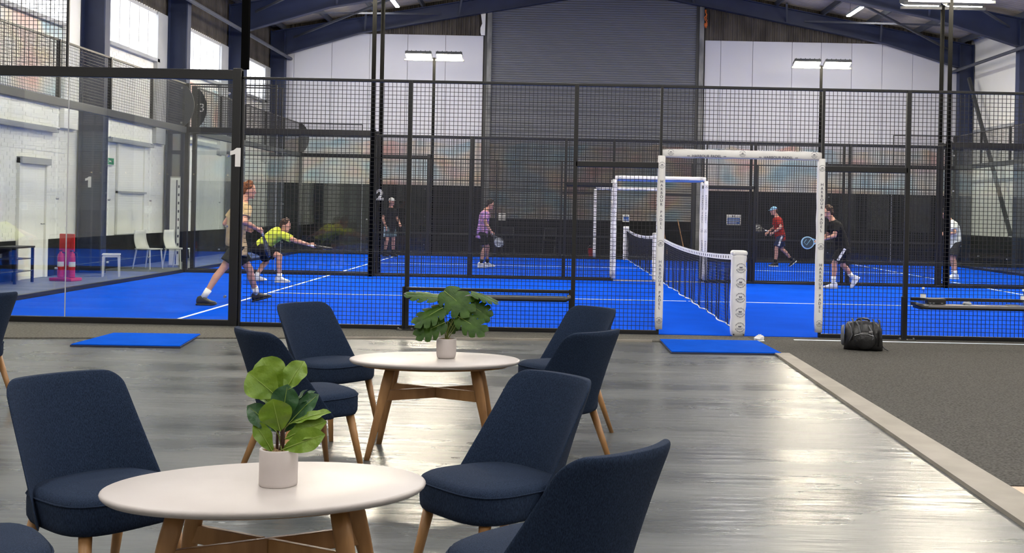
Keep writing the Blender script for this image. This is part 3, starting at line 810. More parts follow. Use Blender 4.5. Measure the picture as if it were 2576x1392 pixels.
def bag():
    t = thing('sports_bag', 'bulging black sports backpack standing on the carpet by the fence', 'bag', (1.17,-1.16,0.004), R(-14))
    rings = []
    for i in range(15):
        u = i/14; x = -0.20+0.40*u
        h = 0.325*(0.86+0.14*math.sin(PI*u)); d = 0.125*(0.80+0.25*math.sin(PI*u))
        if i in (0,14): h *= 0.86; d *= 0.75
        ring = []
        for j in range(20):
            a = 2*PI*j/20; c, s_ = math.cos(a), math.sin(a); q = (abs(c)**3.2+abs(s_)**3.2)**(-1/3.2)
            zz = h/2+h/2*q*s_
            ring.append((x+0.010*math.sin(9*zz+i), d*q*c*(1-0.25*max(0,s_)), max(0.0,zz)+0.004*math.sin(i*1.9+j)))
        rings.append(ring)
    b = MB().loft(rings).build('main_body', M['bagblack'], t, smooth=True)
    rings = []
    for i in range(8):
        u = i/7; x = -0.205-0.035*math.sin(PI*min(u,0.5)*1.0)*1.0; e = 1-0.9*u**3
        rings.append([(-0.198-0.045*u*(2-u)*0.8, 0.095*e*math.cos(2*PI*j/16), 0.155+0.115*e*math.sin(2*PI*j/16)) for j in range(16)])
    MB().loft(rings).build('side_panel', M['baggrey'], t, smooth=True)
    pk = MB().ball((0.02,-0.115,0.12),(0.12,0.035,0.10),16,10).build('front_pocket', M['bagblack'], t, smooth=True)
    MB().tube([(-0.09,-0.145,0.17),(-0.03,-0.155,0.19),(0.05,-0.155,0.19),(0.11,-0.143,0.17)],0.004,6).build('zip', M['steel'], pk)
    for x in (-0.12,-0.03,0.10,0.16):
        MB().tube([(x,-0.10,0.06),(x+0.01,-0.128,0.18),(x+0.015,-0.105,0.28),(x+0.01,-0.04,0.335),(x,0.05,0.33)],0.009,6).build('strap', M['bagblack'], t, smooth=True)
    for x, z in ((-0.145,0.24),(0.075,0.21),(-0.06,0.26)):
        MB().tube([(x,-0.123,z-0.14),(x+0.03,-0.140,z-0.06),(x+0.01,-0.130,z+0.02),(x-0.02,-0.110,z+0.07)],0.006,6).build('piping', M['baggrey'], t, smooth=True)
    MB().tube([(-0.07,0,0.318),(-0.05,0,0.338),(0.0,0,0.343),(0.05,0,0.338),(0.07,0,0.318)],0.011,8).build('carry_handle', M['bagblack'], t, smooth=True)
    MB().tube([(0.19,-0.04,0.08),(0.23,-0.06,0.03),(0.27,-0.07,0.012)],0.006,6).build('loose_strap', M['bagblack'], t)
    MB().box((0.06,-0.145,0.20),(0.10,-0.135,0.225)).build('buckle', M['steel'], t, bevel=0.003)
bag()
t = thing('padel_ball', 'yellow-green ball on the far court behind the right glass', 'ball', (8.6,16.2,0.040))
MB().ball((0,0,0),0.033,14,10).build('felt', M['ball'], t, smooth=True)
MB().tube([(0.0335*math.cos(a),0.0335*math.sin(a)*0.8,0.0335*0.6*math.sin(2*a)*0.6) for a in [2*PI*i/20 for i in range(21)]],0.002,5).build('seam', M['line'], t)
# ================================================================== chairs and tables
def make_chair(loc, ang, label):
    """faces +x locally; origin on the floor under the seat centre"""
    t = thing('dining_chair', label, 'chair', loc, ang, 'navy upholstered chairs')
    n = 40
    def plan(e, z, wob=0.0):
        ring = []
        for j in range(n):
            a = 2*PI*j/n; c, s_ = math.cos(a), math.sin(a)
            q = (abs(c)**3.4+abs(s_)**3.4)**(-1/3.4)
            x = 0.238*q*c*e; y = (0.240-0.018*(0.5-0.5*c))*q*s_*e
            ring.append((x, y, z+(0.006*q*c if wob else 0)))
        return ring
    rings = [plan(0.86,0.345), plan(0.965,0.350), plan(0.995,0.365), plan(1.0,0.385), plan(1.0,0.425), plan(0.995,0.445,1), plan(0.965,0.461,1), plan(0.88,0.472,1), plan(0.6,0.480,1), plan(0.2,0.483,1)]
    seat = MB().loft(rings).build('seat', M['fabric'], t, smooth=True)
    k = plan(1.003,0.447,1); MB().tube(k+[k[0]],0.0035,5,cap=False).build('seam_piping', M['fabric'], seat, smooth=True)
    # backrest shell
    VS = [0.88*i/11 for i in range(12)]+[0.88+0.12*math.sin(PI/2*i/7) for i in range(1,8)]
    NU, NV = 22, len(VS)-1
    def surf(u, v, off):
        z0, zt = 0.345, 0.822
        W0 = 0.246-0.030*v
        q = max(0.0, (v-0.88)/0.12)
        edge = 1-0.24*(1-math.sqrt(max(0,1-q*q)))
        y = u*W0*edge
        wrap = (0.190*(1-v)**1.1+0.070)*(abs(u*edge)**2.4)
        x = -0.205-0.150*v**1.05+wrap+off*(1.0-0.15*v)
        if off < 0: y *= 1.05
        return (x, y, z0+(zt-z0)*v)
    front, back = [], []
    mb = MB(); idx = {}
    for sd, off in ((0,0.0),(1,-0.055)):
        for i in range(NV+1):
            for j in range(NU+1):
                u = -1+2*j/NU; v = VS[i]
                e = max(abs(u)**6, max(0,(v-0.94)/0.06)**2*0.5)
                o_ = off*(1-0.55*e) if sd else -0.012*e
                p = surf(u, v, o_)
                idx[(sd,i,j)] = len(mb.v); mb.v.append(p)
    for i in range(NV):
        for j in range(NU):
            mb.f.append((idx[(0,i,j)],idx[(0,i+1,j)],idx[(0,i+1,j+1)],idx[(0,i,j+1)]))
            mb.f.append((idx[(1,i,j)],idx[(1,i,j+1)],idx[(1,i+1,j+1)],idx[(1,i+1,j)]))
    for j in range(NU):
        mb.f.append((idx[(0,NV,j)],idx[(1,NV,j)],idx[(1,NV,j+1)],idx[(0,NV,j+1)]))
        mb.f.append((idx[(0,0,j)],idx[(0,0,j+1)],idx[(1,0,j+1)],idx[(1,0,j)]))
    for i in range(NV):
        mb.f.append((idx[(0,i,0)],idx[(1,i,0)],idx[(1,i+1,0)],idx[(0,i+1,0)]))
        mb.f.append((idx[(0,i,NU)],idx[(0,i+1,NU)],idx[(1,i+1,NU)],idx[(1,i,NU)]))
    b = mb.build('backrest', M['fabric'], t, smooth=True)
    sb = b.modifiers.new('round','SUBSURF'); sb.levels = 1; sb.render_levels = 1
    for sx in (-1, 1):
        for sy in (-1, 1):
            top = (sx*0.165, sy*0.165, 0.352); bot = (0.235 if sx > 0 else -0.300, sy*0.205, 0.0)
            MB().tube([top,bot],[0.023,0.0135],14).build('leg', M['wood'], t, smooth=True)
    return t
CH = [((-3.69,-6.02),-37,'navy chair behind the far oval table, on its left'),
      ((-3.58,-7.22),40,'navy chair left of the far table with its back to the camera'),
      ((-2.20,-5.92),222,'navy chair behind the far table on its right, half hidden by another chair'),
      ((-2.25,-6.95),138,'navy chair right of the far table, turned away, oak rear legs showing'),
      ((-3.85,-9.27),-38,'large navy chair left of the near table, facing the camera'),
      ((-2.475,-9.05),223,'large navy chair right of the near table with its seat in full view'),
      ((-3.96,-10.05),37,'navy chair seat cut off by the lower left corner'),
      ((-2.285,-9.93),137,'navy chair nearest the camera at the lower right, seen from behind'),
      ((-6.47,-5.35),150,'navy chair cut off by the left edge of the picture')]
c0 = None
for (x, y), a, lb in CH:
    if c0 is None: c0 = make_chair((x,y,-0.012), R(a), lb)
    else: copy_tree(c0, (x,y,-0.012), R(a), lb)

def make_table(loc, ang, label, tr=0.0):
    t = thing('oval_table', label, 'table', loc, ang, 'white oval tables with oak legs')
    A, B, H = 0.512, 0.325, 0.572
    def el(e, z): return [tuple(rotz(((A+e)*math.cos(2*PI*j/64), (B+e)*math.sin(2*PI*j/64), z), tr)) for j in range(64)]
    MB().loft([el(-0.05,H-0.030), el(-0.014,H-0.026), el(-0.003,H-0.016), el(0.0,H-0.009), el(-0.003,H-0.003), el(-0.010,H), el(-0.25,H+0.0004)]).build('table_top', M['tabletop'], t, smooth=True)
    MB().loft([el(-0.075,H-0.045), el(-0.07,H-0.030)]).build('under_rim', M['wood'], t)
    for sx in (-1, 1):
        for sy in (-1, 1):
            top = Vector((sx*0.250, sy*0.115, H-0.042)); bot = Vector((sx*0.365, sy*0.225, 0))
            mb = MB(); k = 16; rings = []
            d = (bot-top).normalized(); side = Vector((-sy*0.35*sx, 1, 0)).normalized(); s2 = d.cross(side).normalized(); side = s2.cross(d)
            for i in range(7):
                f = i/6; p = top.lerp(bot, f)
                wv = 0.030*(1-0.45*f)*(1+0.15*math.sin(PI*min(f*2,1))); hv = 0.020*(1-0.35*f)
                rings.append([p+s2*(wv*math.copysign(abs(math.cos(2*PI*j/k))**0.7, math.cos(2*PI*j/k)))+side*(hv*math.copysign(abs(math.sin(2*PI*j/k))**0.7, math.sin(2*PI*j/k))) for j in range(k)])
            mb.loft(rings).build('leg', M['wood'], t, smooth=True)
    zs = H-0.205
    f = (H-0.042-zs)/(H-0.042); px = 0.25+0.115*f; py = 0.115+0.11*f
    MB().beam((-px,-py,zs),(px,py,zs),0.022,0.062).build('stretcher', M['wood'], t, bevel=0.004)
    MB().beam((-px,py,zs+0.001),(-0.012,0.006,zs+0.001),0.022,0.062).build('stretcher', M['wood'], t, bevel=0.004)
    MB().beam((0.012,-0.006,zs+0.001),(px,-py,zs+0.001),0.022,0.062).build('stretcher', M['wood'], t, bevel=0.004)
    return t
make_table((-3.170,-9.655,-0.012), R(1.5), 'large white oval table nearest the camera with oak legs', R(11.5))
make_table((-2.955,-6.595,-0.012), R(0.0), 'smaller-looking white oval table farther back, before the fence', R(3.5))

# ================================================================== plants
def leaf_mesh(L, W, name, m, curl=0.25, fold=0.25, kind=0):
    mb = MB(); NU, NV = 8, 12
    g = {}
    for i in range(NV+1):
        v = i/NV
        if kind == 0: w_ = W/2*(0.03+0.99*max(0.0,math.sin(PI*min(1,v**1.45)))**0.62)
        else: w_ = W/2*math.sin(PI*min(1,0.10+0.9*v))**0.6*(1.15-0.35*v)
        for j in range(NU+1):
            u = -1+2*j/NU
            zz = abs(u)*w_*fold-curl*L*(v-0.35)**2+(0.004*math.sin(v*16)*abs(u))
            g[(i,j)] = len(mb.v); mb.v.append((v*L, u*w_, zz))
    for i in range(NV):
        for j in range(NU):
            mb.f.append((g[(i,j)],g[(i+1,j)],g[(i+1,j+1)],g[(i,j+1)]))
    return mb.mesh(name, m, True)
def split_leaf_mesh(L, W, m):
    mb = MB(); n = 4
    for s in (-1, 1):
        for k in range(n):
            v0 = k/n; v1 = v0+0.80/n
            def wd(v): return W/2*(math.sin(PI*min(1,0.13+0.84*v))**0.7)*(1.12-0.2*v)
            rows = []
            for q in range(7):
                u = q/6
                gap = max(0.0, (u-0.50)/0.50)
                a = v0+0.16*gap/n; b = v0+1/n-0.16*gap/n
                row = []
                for c in range(4):
                    v = a+(b-a)*c/3
                    ww = wd(v)*u*(1-0.10*gap*abs(c-1.5)/1.5)
                    xx = v*L+0.13*L*u*u-0.16*L*u*max(0.0,1-v*3.5)
                    row.append((xx, s*ww, -0.16*L*(v-0.4)**2-0.30*ww*u+0.07*W*u))
                rows.append(row)
            idx = []
            for row in rows:
                idx.append([len(mb.v)+i for i in range(4)]); mb.v += row
            for q in range(6):
                for c in range(3):
                    f = (idx[q][c],idx[q][c+1],idx[q+1][c+1],idx[q+1][c])
                    mb.f.append(f if s > 0 else tuple(reversed(f)))
    return mb.mesh('leaf', m, True)
def orient(o, base, tip, normal):
    d = (Vector(tip)-Vector(base)); L = d.length; d.normalize()
    nrm = Vector(normal); nrm = (nrm-d*nrm.dot(d)).normalized(); y = nrm.cross(d)
    o.matrix_local = Matrix.Translation(base) @ Matrix(((d.x,y.x,nrm.x,0),(d.y,y.y,nrm.y,0),(d.z,y.z,nrm.z,0),(0,0,0,1)))
    return L
def pot(t, r, h, rb):
    MB().lathe([(r*0.80 if rb else r*0.97,0),(r*0.93 if rb else r*0.995,0.004 if not rb else 0.010),(r*(0.99 if rb else 1.0),0.012 if not rb else 0.03),(r,h*0.5),(r,h-0.003),(r-0.002,h),(r-0.007,h),(r-0.009,h-0.004),(r-0.010,h-0.030),(0.001,h-0.032)],36).build('pot', M['pot'], t, smooth=True)
    mb = MB(); rnd = random.Random(2)
    mb.lathe([(r-0.0105,h-0.024),(r-0.0106,h-0.012),(0.02,h-0.006),(0.001,h-0.006)],24)
    for k in range(70):
        a = rnd.uniform(0,2*PI); q = (r-0.016)*math.sqrt(rnd.random())
        mb.ball((q*math.cos(a),q*math.sin(a),h-0.007),(rnd.uniform(.004,.008),rnd.uniform(.003,.006),.003),6,4)
    tag(mb.build('bark_mulch', M['soil'], t), kind='stuff')
# fiddle-leaf plant (x right, z up from the pot's mouth, metres)
pl = thing('fiddle_leaf_plant', 'potted fiddle-leaf plant with broad green leaves on the near table', 'plant', (-3.136,-9.655,0.5605))
pot(pl, 0.0615, 0.118, False)
s1 = 1/786.0
def fp(x, y, dy=0.0): return Vector(((x-697)*s1, dy, 0.107+(1138-y)*s1))
MB().tube([fp(704,1142),fp(708,1105),fp(706,1060),fp(700,1010)],[0.0065,0.006,0.0045,0.003],8).build('trunk', M['stem'], pl, smooth=True)
MB().tube([fp(690,1142,.012),fp(690,1100,.014),fp(694,1050,.012)],[0.005,0.0045,0.003],8).build('trunk', M['stem'], pl, smooth=True)
LV = [((694,1000),(636,906),88,'leaf',.035,.06,(.1,-1,.30)), ((692,1000),(620,936),92,'leaf',0,-.02,(.25,-1,.35)), ((710,985),(748,908),66,'leaf',0,.03,(-.35,-1,.25)),
      ((704,1062),(716,968),70,'leafd',0,-.01,(.1,-1,.35)), ((716,1072),(786,992),50,'leafd',.015,.03,(-.5,-1,.3)), ((706,1082),(690,1000),84,'leaf',-.03,-.06,(.0,-1,.4)),
      ((690,1088),(624,1018),58,'leafd',0,-.03,(.6,-1,.35)), ((686,1138),(644,1060),46,'leaf',-.02,-.04,(.9,-1,.1)), ((722,1068),(826,1026),34,'leaf',0,-.02,(.1,-.6,1)),
      ((714,1104),(816,1052),64,'leaf',-.01,-.03,(-.1,-1,.7)), ((712,1128),(818,1082),62,'leaf',-.03,-.06,(-.2,-1,.35)), ((690,1040),(634,984),26,'leaf',.01,.02,(.9,-.7,.2)),
      ((716,1046),(772,986),34,'leafd',.03,.06,(-.3,-.5,.9)), ((712,1052),(748,984),40,'leafd',.03,.07,(.2,.3,1)), ((700,1096),(742,1030),48,'leafd',.02,.03,(-.2,-1,.3)),
      ((700,1060),(668,1000),52,'leafd',.03,.05,(.3,-1,.4))]
for k, (b, tp, wd, mm, d0, d1, nr) in enumerate(LV):
    B_ = fp(*b, d0); T_ = fp(*tp, d1)
    lf = link('leaf', leaf_mesh((T_-B_).length, wd*s1*0.98, 'leaf', M[mm], curl=0.22, fold=0.18), pl)
    L = orient(lf, B_, T_, nr)
    MB().tube([(-0.0,0,0.0005),(L*0.25,0,0.0018-0.22*L*0.01),(L*0.6,0,0.0018-0.22*L*0.0625),(L*0.93,0,0.001-0.22*L*0.336)],[0.0016,0.0014,0.001,0.0005],5).build('midrib', M['vein'], lf)
    MB().tube([fp(702,min(1120,b[1]+40)),(fp(702,b[1]+18)+B_)/2,B_],[0.0022,0.002,0.0016],6).build('leaf_stalk', M['stem'] if k % 2 else M['gstem'], pl)
# split-leaf plant
pm = thing('split_leaf_plant', 'potted split-leaf plant with arching dark leaves on the far table', 'plant', (-2.891,-6.575,0.5605))
pot(pm, 0.0605, 0.120, True)
s2 = 1/416.0
def mp(x, y, dy=0.0): return Vector(((x-1122)*s2, dy, 0.113+(856-y)*s2))
MV = [((1100,752),(1022,744),56,.02,.05,(-.1,-.35,1)), ((1150,742),(1112,782),0,0,0,0), ((1112,735),(1178,782),74,.03,-.03,(.1,-1,.75)), ((1182,738),(1244,760),46,.05,.07,(.2,-.3,1)),
      ((1112,776),(1048,812),60,-.02,-.07,(-.2,-.8,.9)), ((1118,812),(1054,842),52,-.04,-.09,(-.1,-1,.55)), ((1180,770),(1228,798),54,.02,.03,(.2,-1,.5)), ((1150,796),(1216,830),56,-.03,-.07,(.2,-1,.6)),
      ((1150,766),(1122,776),44,.04,.05,(0,-.4,1)), ((1100,790),(1104,772),36,.0,.02,(0,-.6,1)), ((1124,812),(1142,838),34,.05,.08,(.2,-1,.3))]
for k, q in enumerate(MV):
    if not q[2]: continue
    b, tp, wd, d0, d1, nr = q
    B_ = mp(*b, d0); T_ = mp(*tp, d1)
    L = (T_-B_).length
    lf = link('leaf', split_leaf_mesh(L*1.05, wd*s2*1.2, M['leafm']), pm)
    orient(lf, B_, T_, nr)
    MB().tube([(0,0,0.001),(L*0.4,0,0.001),(L*0.95,0,0.0-0.16*L*0.30)],[0.0018,0.0014,0.0006],5).build('midrib', M['vein'], lf)
    x0 = random.Random(k).uniform(-6,6)
    MB().tube([mp(1122+x0*0.6,858),mp(1122+x0+(b[0]-1122)*0.25,830,d0*0.3),mp(1122+(b[0]-1122)*0.65,(830+b[1])/2-8,d0*0.7),B_],[0.0030,0.0026,0.002,0.0016],6).build('leaf_stalk', M['gstem'], pm)

# ================================================================== left aisle objects
def plastic_chair(loc, a, label):
    t = thing('plastic_chair', label, 'chair', loc, a, 'white plastic chairs in the left aisle')
    MB().box((-0.21,-0.21,0.43),(0.22,0.21,0.455)).build('seat', M['white'], t, bevel=0.02, seg=3)
    rings = []
    for i in range(9):
        v = i/8; z = 0.44+0.42*v; x = -0.20-0.06*v-0.05*math.sin(PI*v*0.9); w_ = 0.21-0.03*v
        rings.append([(x+0.05*abs(u)**2,u*w_,z) for u in (-1,-.6,-.2,.2,.6,1)]+[(x+0.05*abs(u)**2-0.014,u*w_,z) for u in (1,.6,.2,-.2,-.6,-1)])
    MB().loft(rings).build('backrest', M['white'], t, smooth=True)
    for sx in (-1,1):
        for sy in (-1,1): MB().tube([(sx*0.18,sy*0.18,0.435),(sx*0.235-0.02,sy*0.205,0)],[0.019,0.013],8).build('leg', M['white'], t)
    return t
a0 = plastic_chair((-11.18,11.05,-0.004), R(-20), 'white plastic chair in the left aisle, nearer the camera side')
copy_tree(a0, (-10.72,11.58,-0.004), R(-15), 'white plastic chair in the left aisle, beside the tall banner')
t = thing('side_stool', 'small white plastic stool in the left aisle behind the glass', 'stool', (-10.92,8.35,-0.004), R(20))
MB().box((-0.17,-0.17,0.42),(0.17,0.17,0.45)).build('stool_top', M['white'], t, bevel=0.012)
MB().box((-0.15,-0.15,0.385),(0.15,0.15,0.42)).build('apron', M['white'], t)
for sx in (-1,1):
    for sy in (-1,1): MB().beam((sx*0.14,sy*0.14,0.40),(sx*0.15,sy*0.15,0),0.045,0.045,w1=0.03,h1=0.03).build('leg', M['white'], t)
t = thing('extinguisher_stand', 'bright red fire point stand with a back board in the left aisle', 'stand', (-11.25,7.0,-0.004), R(-14))
MB().box((-0.16,0.06,0.0),(0.16,0.10,0.86)).build('back_board', M['red'], t, bevel=0.015)
MB().box((-0.16,-0.20,0.0),(0.32,0.10,0.06)).build('base_tray', M['red'], t, bevel=0.015)
MB().box((-0.09,0.05,0.60),(0.09,0.06,0.78)).build('notice', M['red'], t)
for k, (dx, lb, mm) in enumerate(((-0.03,'red fire extinguisher on the stand with a white label','red'),(0.19,'slim red fire extinguisher on the right of the stand','red'))):
    e = thing('fire_extinguisher', lb, 'extinguisher', (-11.25+dx,6.93-0.02*k,0.058))
    MB().lathe([(0.04,0),(0.053,0.008),(0.055,0.03),(0.055,0.38),(0.045,0.43),(0.022,0.455),(0.02,0.48)],18).build('cylinder', M[mm], e, smooth=True)
    MB().lathe([(0.056,0.20),(0.0562,0.201),(0.0562,0.29),(0.056,0.291)],18,cap=False).build('printed_label', M['paper'], e)
    MB().box((-0.02,-0.06,0.48),(0.02,0.03,0.50)).build('valve_lever', M['black'], e, bevel=0.004)
    MB().tube([(0,0.02,0.47),(0.07,0.02,0.45),(0.10,0.0,0.36),(0.088,-0.01,0.16)],0.011,8).build('hose', M['black'], e, smooth=True)
t = thing('pull_up_banner', 'tall narrow white banner with a dark stripe standing beside the white chairs', 'banner', (-10.93,11.95,-0.004), R(15))
MB().box((-0.11,-0.008,0.05),(0.11,0.008,2.06)).build('sheet', M['paper'], t)
MB().box((0.02,-0.010,0.06),(0.045,-0.0082,2.0)).build('dark_stripe', M['ink'], t)
for k in range(9): MB().box((0.062,-0.010,0.30+k*0.19),(0.094,-0.0082,0.36+k*0.19)).build('printed_mark', M['ink'], t)
MB().box((-0.13,-0.07,0),(0.13,0.07,0.05)).build('foot', M['steel'], t, bevel=0.01)
MB().box((-0.115,-0.012,2.05),(0.115,0.012,2.08)).build('top_rail', M['steel'], t)
t = thing('side_table', 'dark low table at the far left behind the glass', 'table', (-11.75,6.15,-0.004))
MB().box((-0.2,-0.35,0.62),(0.2,0.35,0.65)).build('table_top', M['dark'], t)
for z in (0.2,0.42): MB().box((-0.18,-0.33,z),(0.18,0.33,z+0.015)).build('shelf', M['dark'], t)
for sx in (-1,1):
    for sy in (-1,1): MB().box((sx*0.17-0.02,sy*0.32-0.02,0),(sx*0.17+0.02,sy*0.32+0.02,0.62)).build('leg', M['black'], t)
# wall signs
def exit_sign(loc, label, h=0.18, w_=0.36):
    t = thing('exit_sign', label, 'sign', loc)
    MB().box((-0.01,-w_/2,-h/2),(0.012,w_/2,h/2)).build('plate', M['white'], t)
    MB().box((0.012,-w_/2+0.02,-h/2+0.02),(0.014,w_/2-0.02,h/2-0.02)).build('green_field', M['green'], t)
    a = MB(); a.box((0.014,-0.10,-0.014),(0.016,0.02,0.014)); a.add([(0.0155,0.02,-0.04),(0.0155,0.02,0.04),(0.0155,0.07,0)],[(0,1,2),(2,1,0)])
    a.build('arrow', M['white'], t)
    f = MB().ball((0.015,-0.13,0.035),(0.003,0.012,0.012),8,5); f.beam((0.015,-0.13,0.02),(0.015,-0.12,-0.02),0.006,0.02,up=(1,0,0)); f.beam((0.015,-0.12,-0.02),(0.015,-0.14,-0.05),0.006,0.012,up=(1,0,0)); f.build('running_figure', M['white'], t)
exit_sign((-XW+0.02,10.83,2.35), 'green exit sign with arrow on the left wall beside the navy column')
exit_sign((-XW+0.02,15.85,1.82), 'small green exit sign farther along the left wall', 0.15, 0.30)
def notice(x0, x1, z0, z1, label, m, y=YB-0.11, marks=3):
    t = thing('wall_notice', label, 'sign', ((x0+x1)/2,y,(z0+z1)/2))
    w_, h = x1-x0, z1-z0
    MB().box((-w_/2,-0.012,-h/2),(w_/2,0,h/2)).build('plate', M['paper'], t)
    if m: MB().box((-w_/2+0.03,-0.014,-h/2+0.03),(w_/2-0.03,-0.012,h*0.18)).build('blue_field', M['signblue'], t)
    for k in range(marks):
        z = -h/2+0.06+k*h*0.17
        MB().box((-w_*0.36,-0.016,z),(w_*0.36*(0.6 if k == 0 else 1),-0.0142,z+h*0.06)).build('text_line', M['paper'] if m else M['ink'], t)
    for dx in (-0.03,0.03): MB().box((dx-0.016,-0.014,h*0.24),(dx+0.012,-0.012,h*0.42)).build('pictogram', M['ink'], t)
notice(3.70,4.19,1.10,1.46,'white and blue notice on the black wall band right of the doorways',True)
notice(0.14,0.38,1.13,1.38,'small white notice with a blue figure below the shutter',True,marks=1)
notice(-4.12,-3.87,1.10,1.34,'small white notice on the black band beside the man in pink',False,y=YB-0.11,marks=1)
t = thing('torn_panel', 'pale torn strip beside the top left of the roller shutter', 'panel', (-4.80,YB-0.20,7.42))
mb = MB().add([(-0.06,0,0.10),(-0.03,0,0.0),(0.10,0,0.0),(0.11,0,0.75),(-0.05,0,0.72),(0.0,0,0.4),(-0.06,0.0,0.25)],[(0,1,2,3,4,5,6)])
k = len(mb.v); mb.v += [(x,0.03,z) for x, y, z in mb.v]; mb.f += [tuple(i+k for i in reversed(mb.f[0]))]+[((i+1)%7,i,i+7,(i+1)%7+7) for i in range(7)]
mb.build('strip', M['cream'], t)
t = thing('hanging_strap', 'tangled orange strap hanging at the top right of the roller shutter', 'strap', (2.84,YB-0.24,7.72))
rnd = random.Random(3)
for k in range(3):
    MB().tube([(rnd.uniform(-.05,.05),rnd.uniform(-.03,.03),0.72-i*0.09) for i in range(8)],0.012,6).build('cord', M['orange'], t, smooth=True)
MB().ball((0,0,0.20),(0.06,0.04,0.08),10,6).build('knot', M['orange'], t, smooth=True)

# ---- odds and ends along the back wall
def folding_chair(x, y, a, label):
    t = thing('folding_chair', label, 'chair', (x,y,0.002), a, 'black folding chairs by the back wall')
    for sy in (-1, 1):
        MB().tube([(-0.18,sy*0.21,0.0),(0.16,sy*0.21,0.45)],0.012,8).build('leg', M['dark'], t)
        MB().tube([(0.22,sy*0.20,0.0),(-0.02,sy*0.20,0.45),(-0.20,sy*0.20,0.88)],0.012,8).build('leg', M['dark'], t)
    MB().box((-0.18,-0.20,0.44),(0.20,0.20,0.465)).build('seat', M['black'], t, bevel=0.01)
    MB().box((-0.205,-0.20,0.62),(-0.165,0.20,0.86)).build('backrest', M['black'], t, bevel=0.012)
folding_chair(-3.75,23.7,R(-80),'black folding chair against the black board left of the shutter centre')
folding_chair(-2.35,23.8,R(-100),'second black folding chair against the black board below the shutter')
for k, (x, dx) in enumerate(((1.50,0.14),(2.02,0.22))):
    t = thing('broom', ('brown wooden broom leaning on the black board right of the net','brown wooden mop handle leaning more steeply beside the broom')[k], 'broom', (x,23.95,0.002))
    MB().tube([(dx,-0.10,0.06),(0,0.38,1.25)],0.016,8).build('handle', M['wood'], t)
    MB().box((dx-0.16,-0.14,0.0),(dx+0.16,-0.06,0.07)).build('brush_head', M['dark'], t, bevel=0.01)
t = thing('fire_bucket', 'small red bucket on the dark walkway behind the far doorway', 'bucket', (-0.98,22.4,0.002))
MB().lathe([(0.085,0),(0.09,0.005),(0.125,0.25),(0.13,0.255),(0.122,0.25),(0.085,0.02),(0.001,0.02)],20).build('bucket_body', M['red'], t, smooth=True)
MB().tube([(0.125*math.cos(a),-0.02,0.25+0.11*math.sin(a)) for a in [PI*i/12 for i in range(13)]],0.005,6).build('bail_handle', M['steel'], t)
# ================================================================== people
SKIN = mat('skin', (0.52,0.26,0.18), 0.55, col2=(0.58,0.31,0.22), scale=9)
HAIRM = {'red': mat('hair_red', (0.22,0.075,0.022), 0.7, col2=(0.12,0.04,0.014), scale=50, bump=0.8, bscale=90), 'brown': mat('hair_brown', (0.09,0.045,0.022), 0.7, col2=(0.04,0.02,0.012), scale=50, bump=0.8, bscale=90),
         'dark': mat('hair_dark', (0.015,0.011,0.009), 0.7, col2=(0.03,0.022,0.018), scale=50, bump=0.8, bscale=90)}
def cloth(name, c, c2=None, sc=14): return mat('cloth_'+name, c, 0.9, col2=c2 or tuple(min(1,k*1.25) for k in c), scale=sc, bump=0.3, bscale=25, spec=0.2)
EYE = mat('eye_dark', (0.02,0.015,0.012), 0.3)
def remesh(o, vox, it=6):
    r = o.modifiers.new('remesh','REMESH'); r.mode = 'VOXEL'; r.voxel_size = vox; r.use_smooth_shade = True
    s = o.modifiers.new('smooth','SMOOTH'); s.iterations = it; s.factor = 0.5
